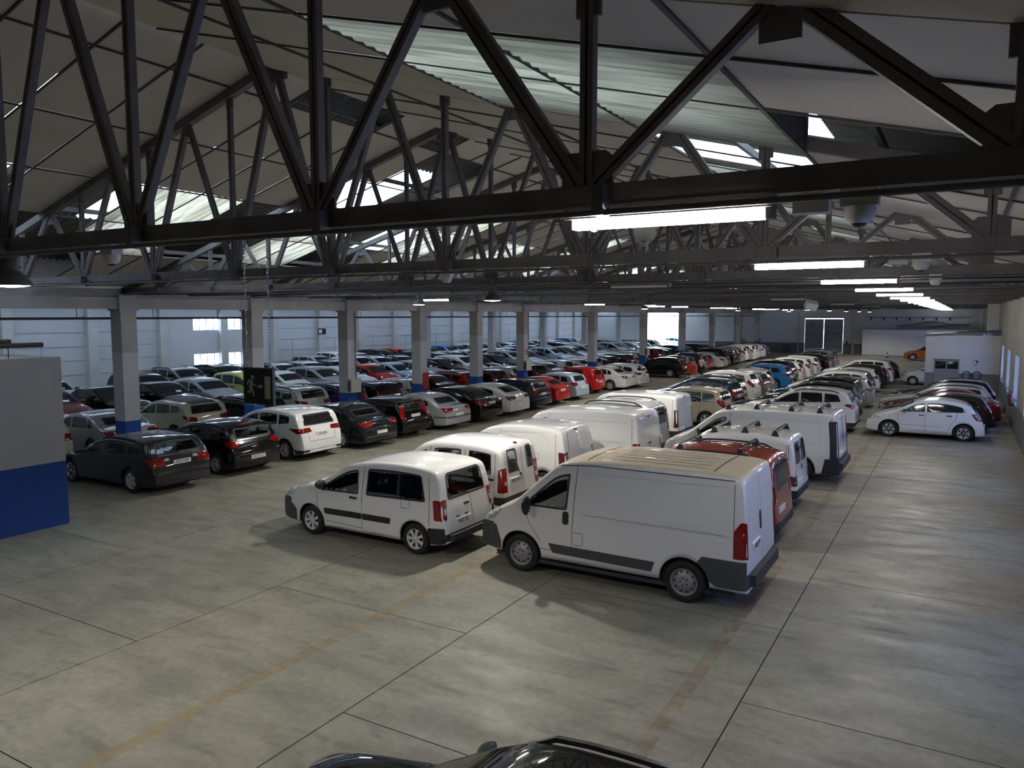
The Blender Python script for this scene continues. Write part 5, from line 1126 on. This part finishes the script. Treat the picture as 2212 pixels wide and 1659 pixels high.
# along the right wall
near(C3, 'white', .22, 32.45, 'white supermini nearest in the row against the right wall', lod=2, group='cars against the right wall')
s3 = [('hatch_a','darkgrey'),('sedan_a','darkred'),('wagon_a','silver'),('wagon_a','black')]
fill(.5, -1, [35.9,38.4,40.8,43.6], s3, 'car behind the white supermini at the right wall', 'cars against the right wall', lambda y: 1, jit=.1)
near(G_['city_a'], 'white', -.35, 57.2, 'small white car half hidden behind the shed corner', lod=1)
near(G_['hatch_b'], 'white', -.2, 60.4, 'white hatchback behind the small white car at the shed', lod=1)
near(G_['suv_b'], 'orange', -1.75, 88.3, 'orange crossover on display before the long white board', lod=1)
near(base('suv','roof_suv',4.6,1.84,1.68,tint=True,rails=[('roof_rail',2.1,4.1,.03,.05,CHROME)],wheel=ALLOY7), 'black', ROOFCAR[0], ROOFCAR[1], 'black crossover roof with silver rail at the bottom edge', lod=1)
# cars outside the far doorway
fill(-35.0, 1, [106.5, 109.5, 113.0], [('hatch_a','lightblue'),('hatch_b','white'),('suv_b','silver')], 'car outside in daylight beyond the open far doorway', 'cars outside', lambda y: 0, jit=1.2)
gd = MB().box((-70,YF+.3,-.3), (20,150,-.005), mat('asphalt', (.22,.22,.22), .9)).obj('floor_yard'); tag(gd, kind='structure')

# ================================================================== lamps and fittings on the trusses
LAMP_ON = mat('lamp_lens_lit', (1,1,1), .5, emit=(1,.96,.88), estr=14.0); LAMP_ON.cycles.emission_sampling = 'NONE'
TUBE_ON = mat('tube_lit', (1,1,1), .5, emit=(1.0,.96,.90), estr=TUBE_E)
CAST = mat('lamp_housing', (.09,.088,.085), .6); WPL = mat('white_plastic', (.55,.54,.50), .6)
def highbay(x, y, z, lab, power):
    e = empty('high_bay_lamp', (x, y, z)); tag(e, lab, 'lamp', 'high-bay lamps')
    MB().lathe([(.0,.34),(.075,.34),(.085,.20),(.10,.16)], CAST, 'z', 16).obj('ballast_housing', e)
    MB().lathe([(.10,.16),(.16,.10),(.215,.02),(.22,.0),(.205,.0),(.15,.09),(.09,.14)], CAST, 'z', 20).obj('reflector', e)
    MB().lathe([(.0,-.02),(.12,-.012),(.20,.006)], LAMP_ON, 'z', 20).obj('lens', e); MB().cyl((0,0,.34), (0,0,max(.36,5.28-z)), .012, CAST, 6).obj('hanger', e)
    ld = bpy.data.lights.new('high_bay_light', 'SPOT'); ld.spot_size = math.radians(146); ld.spot_blend = .45; ld.shadow_soft_size = .11; ld.energy = power; ld.color = (1.0,.95,.86); lo = bpy.data.objects.new('high_bay_light', ld); COL.objects.link(lo); lo.parent = e; lo.location = (0,0,-.14)
for k, y in enumerate(TY):
    if k % 2 == 0: highbay(-8.72, y, 4.94, 'lit round high-bay lamp on the %s truss from the camera' % ordinal(k+1), HIGHBAY_W*(.8 if k == 0 else 1.0 if k < 5 else .6))
for k in (3, 7, 11, 15): highbay(-14.35, TY[k], 4.94, 'round high-bay lamp nearer the columns on the %s truss' % ordinal(k+1), HIGHBAY_W*.9)
TUBEM = MB().cyl((-.57,0,0), (.57,0,0), .026, TUBE_ON, 6, caps=False).mesh('tube'); HOUS = MB().box((-.62,-.085,.024), (.62,.085,.085), CAST).mesh('housing'); CAPM = MB().box((-.02,-.05,-.035), (.02,.05,.03), CAST).mesh('end_cap')
TUBE_FAR = mat('tube_lit_far', (1,1,1), .5, emit=(.95,.97,1.0), estr=25.0); TUBE_FAR.cycles.emission_sampling = 'NONE'
TUBEF = MB().cyl((-.57,0,0), (.57,0,0), .034, TUBE_FAR, 6, caps=False).mesh('tube_far')
TUBEOFF = MB().cyl((-.57,0,0), (.57,0,0), .028, WPL, 8).mesh('tube_unlit')
def tube(x, y, z, lab, on=True, grp='fluorescent lights along the right aisle', rz=0.0):
    e = empty('fluorescent_light', (x, y, z), rz); tag(e, lab, 'light', grp)
    link('housing', HOUS, e)
    link('tube', TUBEOFF if not on else TUBEM if (y < 50 and x > XL) else TUBEF, e, (0, 0, -.012))
    for dx in (-.6, .6): link('end_cap', CAPM, e, (dx, 0, 0))
    if x < XL:
        for dx in (-.4, .4): MB().cyl((dx,0,.08), (dx,0,6.02-z), .008, CAST, 5).obj('hanger', e)
for k, y in enumerate(TY): tube(-1.53, y, 5.195, 'lit fluorescent light under the right end of the %s truss' % ordinal(k+1))
for k in (2, 5, 8, 11, 14, 17): tube(-5.4, TY[k], 5.195, 'unlit fluorescent light under the %s truss near mid aisle' % ordinal(k+1), False, 'fluorescent lights over the vans')
for k in (4, 7, 9, 10, 12, 13, 15, 16, 18): tube(-17.2, TY[k], 5.19, 'lit fluorescent light over the left aisle, %s truss' % ordinal(k+1), True, 'fluorescent lights over the left aisle')
for k in range(1, 10): tube(-28.5, TY[2*k-1]+1.2, 5.3, 'lit fluorescent light in the left nave, %s from the near end' % ordinal(k), True, 'fluorescent lights of the left nave')
# conduits and cable trays along the trusses
for k in range(0, 8):
    o = MB().cyl((XL+.3,TY[k]-.17,5.235), (XR-.2,TY[k]-.17,5.235), .018, CAST, 6).obj('conduit'); tag(o, 'thin conduit clipped under the %s truss' % ordinal(k+1), 'conduit', 'conduits under the trusses')
    for i in range(9): MB().box((XL+1.9+2.24*i-.035,TY[k]-.19,5.22), (XL+1.9+2.24*i+.035,TY[k]-.066,5.40), CAST).obj('clamp', o)
for k, (y, z) in enumerate(((14.6,5.22),(16.2,5.22),(21.5,5.25))):
    mb = MB().box((XL+.3,y-.08,z), (XR-.2,y+.08,z+.012), CAST).box((XL+.3,y-.08,z), (XR-.2,y-.07,z+.07), CAST).box((XL+.3,y+.07,z), (XR-.2,y+.08,z+.07), CAST)
    o = mb.obj('cable_tray'); tag(o, 'dark cable tray crossing behind the third truss' if k == 0 else 'dark cable tray crossing %s behind the third truss' % ['','further','furthest'][k], 'cable tray', 'cable trays')
    cb = MB()
    for j in range(3): cb.cyl((XL+.3,y-.04+.035*j,z+.03), (XR-.2,y-.04+.035*j,z+.03), .015, BLKPL, 6)
    cb.obj('cables', o)['kind'] = 'stuff'
    for i in range(24): MB().box((XL+.6+i,y-.085,z+.0), (XL+.62+i,y-.08,z+.10), CAST).obj('bracket', o)
# dome detectors
def dome(x, y, z, lab):
    e = empty('dome_detector', (x, y, z)); tag(e, lab, 'detector', 'dome detectors')
    MB().box((-.09,-.055,.02), (.09,.055,.11), WPL).obj('base_box', e); MB().lathe([(.08,.02),(.08,-.01),(.07,-.04),(.04,-.065)], WPL, 'z', 16).obj('collar', e); MB().lathe([(.04,-.065),(.025,-.08),(0,-.085)], BLKPL, 'z', 12).obj('sensor', e)
dome(-.48, 4.36, 5.17, 'white dome detector under the nearest truss right of the tube'); dome(-6.85, 4.36, 5.17, 'white dome detector under the nearest truss at the left'); dome(-.40, 9.2, 5.17, 'white dome detector under the second truss at the right')
dome(-6.5, 9.25, 5.16, 'white dome detector under the second truss over the vans'); dome(-.4, 14.05, 5.17, 'white dome detector under the third truss at the right')
def jbox(x, y, z, lab): o = MB().box((-.09,-.05,-.045), (.09,.05,.045), WPL).obj('junction_box', None, (x, y, z)); tag(o, lab, 'junction box')
jbox(-.72, 4.40, 5.22, 'grey junction box beside the dome on the nearest truss'); jbox(-.62, 9.25, 5.22, 'grey junction box beside the dome on the second truss')
# horn loudspeaker on the second truss
e = empty('horn_loudspeaker', (-3.45, 9.15, 5.55)); tag(e, 'pale horn loudspeaker standing on the second truss', 'loudspeaker')
MB().lathe([(.14,.16),(.13,.15),(.08,.02),(.05,-.08),(.05,-.2),(.0,-.21)], WPL, 'z', 18).obj('horn', e, None, (math.radians(60), 0, math.radians(25))); MB().bar((0,0,-.13), (0,0,.0), .04, .02, CAST).obj('bracket', e)
e = empty('floodlight', (-4.6, 28.65, 4.99)); tag(e, 'grey floodlight hanging under the distant trusses over the vans', 'floodlight'); MB().box((-.2,-.15,-.13), (.2,.1,.13), WPL).obj('housing', e, None, (.6,.2,.5)); MB().bar((0,0,0), (0,0,.3), .04, .04, CAST).obj('bracket', e)

# --- hanging exit sign
e = empty('exit_sign', (-4.98, 4.4, 4.05)); tag(e, 'green running-man exit sign hanging on two chains', 'sign')
SGR = mat('sign_green', (.004,.028,.018), .45); SWH = mat('sign_cream', (.58,.58,.40), .6)
MB().box((-.165,-.008,-.145), (.165,.012,.145), SGR).obj('board', e)
fr = MB(); [fr.box(a, b, GREYPL) for a, b in (((-.172,-.012,-.152),(.172,.016,-.140)), ((-.172,-.012,.140),(.172,.016,.152)), ((-.172,-.012,-.14),(-.162,.016,.14)), ((.162,-.012,-.14),(.172,.016,.14)))]; fr.obj('frame', e)
def flat(poly, name):
    n = len(poly); vs = [(x,-.0105,z) for x, z in poly]+[(x,-.008,z) for x, z in poly]
    MB().add(vs, [tuple(range(n-1,-1,-1))]+[(i,(i+1) % n,n+(i+1) % n,n+i) for i in range(n)], SWH).obj(name, e)
flat([(.075,-.10),(.142,-.10),(.142,.085),(.075,.085)], 'door_symbol')
flat([(-.015,-.008),(.028,-.008),(.028,-.022),(.052,.0),(.028,.022),(.028,.008),(-.015,.008)], 'arrow_symbol')
rm_ = MB()
def limb(p, q, w_): rm_.bar((p[0],-.0095,p[1]), (q[0],-.0095,q[1]), .003, w_, SWH, up=(0,0,1) if abs(q[0]-p[0]) > abs(q[1]-p[1]) else (1,0,0))
limb((-.075,.045), (-.088,-.02), .034); limb((-.085,.048), (-.115,.04), .016); limb((-.115,.045), (-.125,.005), .014); limb((-.07,.03), (-.055,.008), .014); limb((-.058,.008), (-.032,.008), .014)
limb((-.085,-.015), (-.062,-.04), .018); limb((-.062,-.035), (-.058,-.085), .016); limb((-.09,-.015), (-.095,-.05), .018); limb((-.09,-.052), (-.13,-.052), .015)
rm_.cyl((-.064,-.0105,.072), (-.064,-.008,.072), .019, SWH, 14); rm_.obj('running_man_symbol', e)
LINKM = MB().tube([(.008*math.cos(2*PI*i/8), 0, .016*math.sin(2*PI*i/8)) for i in range(9)], .0022, CHROME, 5).mesh('chain_link')
for sx in (-.135, .135):
    ch = empty('chain', (sx, 0, .15), 0, e)
    for i in range(48): link('chain_link', LINKM, ch, (0, 0, .012+.0245*i), (0, 0, PI/2*(i % 2)))

# --- things on the columns and walls
def ebox(x, y, z, lab):
    e = empty('electrical_box', (x, y, z)); tag(e, lab, 'electrical box', 'electrical boxes on the columns')
    MB().box((0,-.3,-.28), (.2,.3,.28), mat('box_cream', (.55,.52,.42), .6)).obj('cabinet', e); MB().box((.02,-.31,-.22), (.18,-.3,.2), GREYPL).obj('switch_panel', e); MB().cyl((.1,.1,.28), (.1,.1,3.0), .02, GREYPL, 6).obj('conduit', e)
ebox(-21.45, CY[2], 1.75, 'cream electrical box on the third blue-based column'); ebox(-21.45, CY[5], 1.75, 'cream electrical box on the sixth blue-based column'); ebox(-21.45, CY[7], 1.75, 'cream electrical box on the eighth blue-based column')
o = MB().box((-21.44,CY[3]-.1,1.2), (-21.38,CY[3]+.3,1.95), mat('sign_red', (.45,.03,.03), .5)).obj('fire_point_sign'); tag(o, 'red fire point panel on the fourth blue-based column', 'panel')
for k, (ci, z) in enumerate(((5, 2.5), (8, 2.6), (9, 2.6))):
    o = MB().box((-21.446,CY[ci]-.12,z-.15), (-21.43,CY[ci]+.12,z+.15), mat('sign_red', (.45,.03,.03), .5)).box((-21.43,CY[ci]-.08,z-.1), (-21.428,CY[ci]+.02,z+.1), PAPER).obj('wall_sign'); tag(o, 'small red fire sign on the %s blue-based column' % ordinal(ci+1), 'sign', 'small red fire signs')
o = MB().box((XLL+.35,46.6,3.0), (XLL+.38,47.5,3.5), mat('sign_green_dark', (.008,.02,.016), .5)).box((XLL+.38,46.7,3.1), (XLL+.385,47.05,3.4), PAPER).obj('exit_sign'); tag(o, 'dark exit sign on a white pilaster of the left nave', 'sign')
def extinguisher(x, y, z, lab):
    e = empty('fire_extinguisher', (x, y, z)); tag(e, lab, 'extinguisher', 'fire extinguishers'); RD = mat('extinguisher_red', (.10,.012,.012), .35)
    MB().lathe([(.0,0),(.08,.0),(.085,.03),(.085,.42),(.06,.48),(.03,.5)], RD, 'z', 16).obj('cylinder', e); MB().cyl((0,0,.5), (0,0,.56), .02, BLKPL, 8).bar((-.08,0,.57), (.05,0,.6), .03, .02, BLKPL).obj('valve', e); MB().tube([(-.05,0,.57),(-.1,0,.5),(-.1,0,.2)], .012, BLKPL, 6).obj('hose', e); MB().box((.06,-.05,.2), (.12,.05,.3), GREYPL).obj('bracket', e)
extinguisher(1.86, 37.2, .95, 'dark red fire extinguisher hung on the right wall'); extinguisher(-13.0+1.15, YF-.1, 1.0, 'small fire extinguisher beside the far sectional door')

# --- far end clutter: orange machine, bins, traffic post
e = empty('floor_machine', (-22.3, 97.6, 0)); tag(e, 'orange machine with arms standing by the far wall', 'machine'); OM = mat('machine_orange', (.42,.05,.02), .5)
MB().box((-1.0,-.5,.35), (1.0,.5,1.25), OM).obj('body', e); MB().bar((-.9,0,1.2), (-1.4,0,1.7), .15, .2, OM).bar((.3,0,1.2), (.9,0,1.6), .15, .2, OM).obj('arms', e)
for x in (-.7, .7): MB().cyl((x,-.5,.3), (x,-.35,.3), .3, TYRE, 16).obj('wheel', e)
o = MB().box((-.45,-.3,0), (.45,.3,.95), GREYPL).box((-.48,-.33,.95), (.48,.33,1.02), GREYPL).obj('grey_bin', None, (-18.6,99.2,0)); tag(o, 'grey bin beside the left downpipe of the far door', 'bin')
e = empty('bollard', (-6.9, 92.5, 0)); tag(e, 'small dark and white post beside the orange crossover', 'post'); MB().lathe([(.2,0),(.2,.05),(.09,.08),(.05,.6),(0,.62)], BLKPL, 'z', 14).obj('cone', e); MB().lathe([(.085,.2),(.07,.38)], PAPER, 'z', 14).obj('white_band', e)

# --- red trolley and person in the aisle
e = empty('red_trolley', (-16.75, 54.6, 0)); tag(e, 'red wire trolley pushed by the person in the aisle', 'trolley'); TR = mat('trolley_red', (.50,.05,.04), .5)
MB().box((-.32,-.28,.42), (.32,.28,1.0), TR).obj('basket', e); mb = MB()
for x in (-.3, .3):
    for y in (-.25, .25): MB().cyl((x,y,.12), (x,y,.45), .018, TR, 6).obj('leg', e); MB().cyl((x,y-.02,.06), (x,y+.02,.06), .06, TYRE, 10).obj('wheel', e)
MB().cyl((.34,-.25,1.05), (.34,.25,1.05), .018, TR, 6).obj('handle', e)
def person(x, y, rz):
    e = empty('person', (x, y, 0), rz); tag(e, 'person in a pale shirt and dark trousers walking beside the red trolley', 'person')
    def skin(name, J, B, m_):
        me = bpy.data.meshes.new(name); me.from_pydata([j[0] for j in J], B, []); o = link(name, me, e)
        md = o.modifiers.new('skin', 'SKIN'); sv = me.skin_vertices[0].data
        for i, j in enumerate(J): sv[i].radius = j[1]; sv[i].use_root = (i == 0)
        o.modifiers.new('sub', 'SUBSURF').levels = 1; o.modifiers['sub'].render_levels = 1; me.materials.append(m_); return o
    SK = mat('skin', (.50,.30,.20), .6); SHIRT = mat('shirt', (.60,.52,.42), .8); TROU = mat('trousers', (.015,.015,.018), .8); HAIR = mat('hair', (.06,.05,.045), .8)
    r = lambda a, b=None: (a, b or a)
    skin('torso_shirt', [((0,0,.95),r(.15,.11)),((0,.0,1.15),r(.16,.12)),((0,0,1.38),r(.17,.11)),((0,0,1.46),r(.07)),((.19,0,1.40),r(.065)),((.26,.02,1.17),r(.052)),((-.19,0,1.40),r(.065)),((-.24,-.05,1.17),r(.052))], [(0,1),(1,2),(2,3),(2,4),(4,5),(2,6),(6,7)], SHIRT)
    skin('trousers', [((0,0,.98),r(.15,.11)),((.10,0,.86),r(.10)),((.11,.05,.48),r(.075)),((.11,-.04,.10),r(.055)),((-.10,0,.86),r(.10)),((-.11,-.07,.48),r(.075)),((-.11,-.16,.11),r(.055))], [(0,1),(1,2),(2,3),(0,4),(4,5),(5,6)], TROU)
    skin('head_and_neck', [((0,0,1.44),r(.055)),((0,-.01,1.52),r(.052)),((0,-.02,1.60),r(.080,.085)),((0,-.02,1.68),r(.080,.085))], [(0,1),(1,2),(2,3)], SK)
    MB().lathe([(.085,1.66),(.088,1.70),(.07,1.75),(0,1.77)], HAIR, 'z', 14).obj('hair', e)
    MB().cyl((0,-.11,1.62), (0,-.13,1.61), .014, SK, 8).obj('nose', e)
    for s_, p in ((1, ((.26,.02,1.17),(.28,-.12,.98))), (-1, ((-.24,-.05,1.17),(-.27,-.22,1.05)))):
        a, b = Vector(p[0]), Vector(p[1]); d = (b-a).normalized(); J = [(tuple(a),r(.042)),(tuple(b),r(.034)),(tuple(b+d*.08),r(.035,.02))]; Bn = [(0,1),(1,2)]
        for i in range(5):
            off = Vector(((i-2)*.018, 0, 0)); base_ = 2 if i else 1; J.append((tuple(b+d*(.13 if i else .07)+off*(1.6 if not i else 1)), r(.009))); J.append((tuple(b+d*(.165+.01*(i in (2,3)) if i else .10)+off*(1.9 if not i else 1)+Vector((0,0,-.015))), r(.008))); Bn += [(base_, len(J)-2), (len(J)-2, len(J)-1)]
        skin('arm_and_hand', J, Bn, SK)
    for x_, y_ in ((.11,-.04), (-.11,-.16)): MB().add([(x_-.045,y_+.07,0),(x_+.045,y_+.07,0),(x_+.05,y_-.2,0),(x_-.05,y_-.2,0),(x_-.04,y_+.06,.11),(x_+.04,y_+.06,.11),(x_+.04,y_-.17,.05),(x_-.04,y_-.17,.05)], [(0,3,2,1),(4,5,6,7),(0,1,5,4),(1,2,6,5),(2,3,7,6),(3,0,4,7)], TYRE).obj('shoe', e)
person(-16.0, 54.3, math.radians(60))
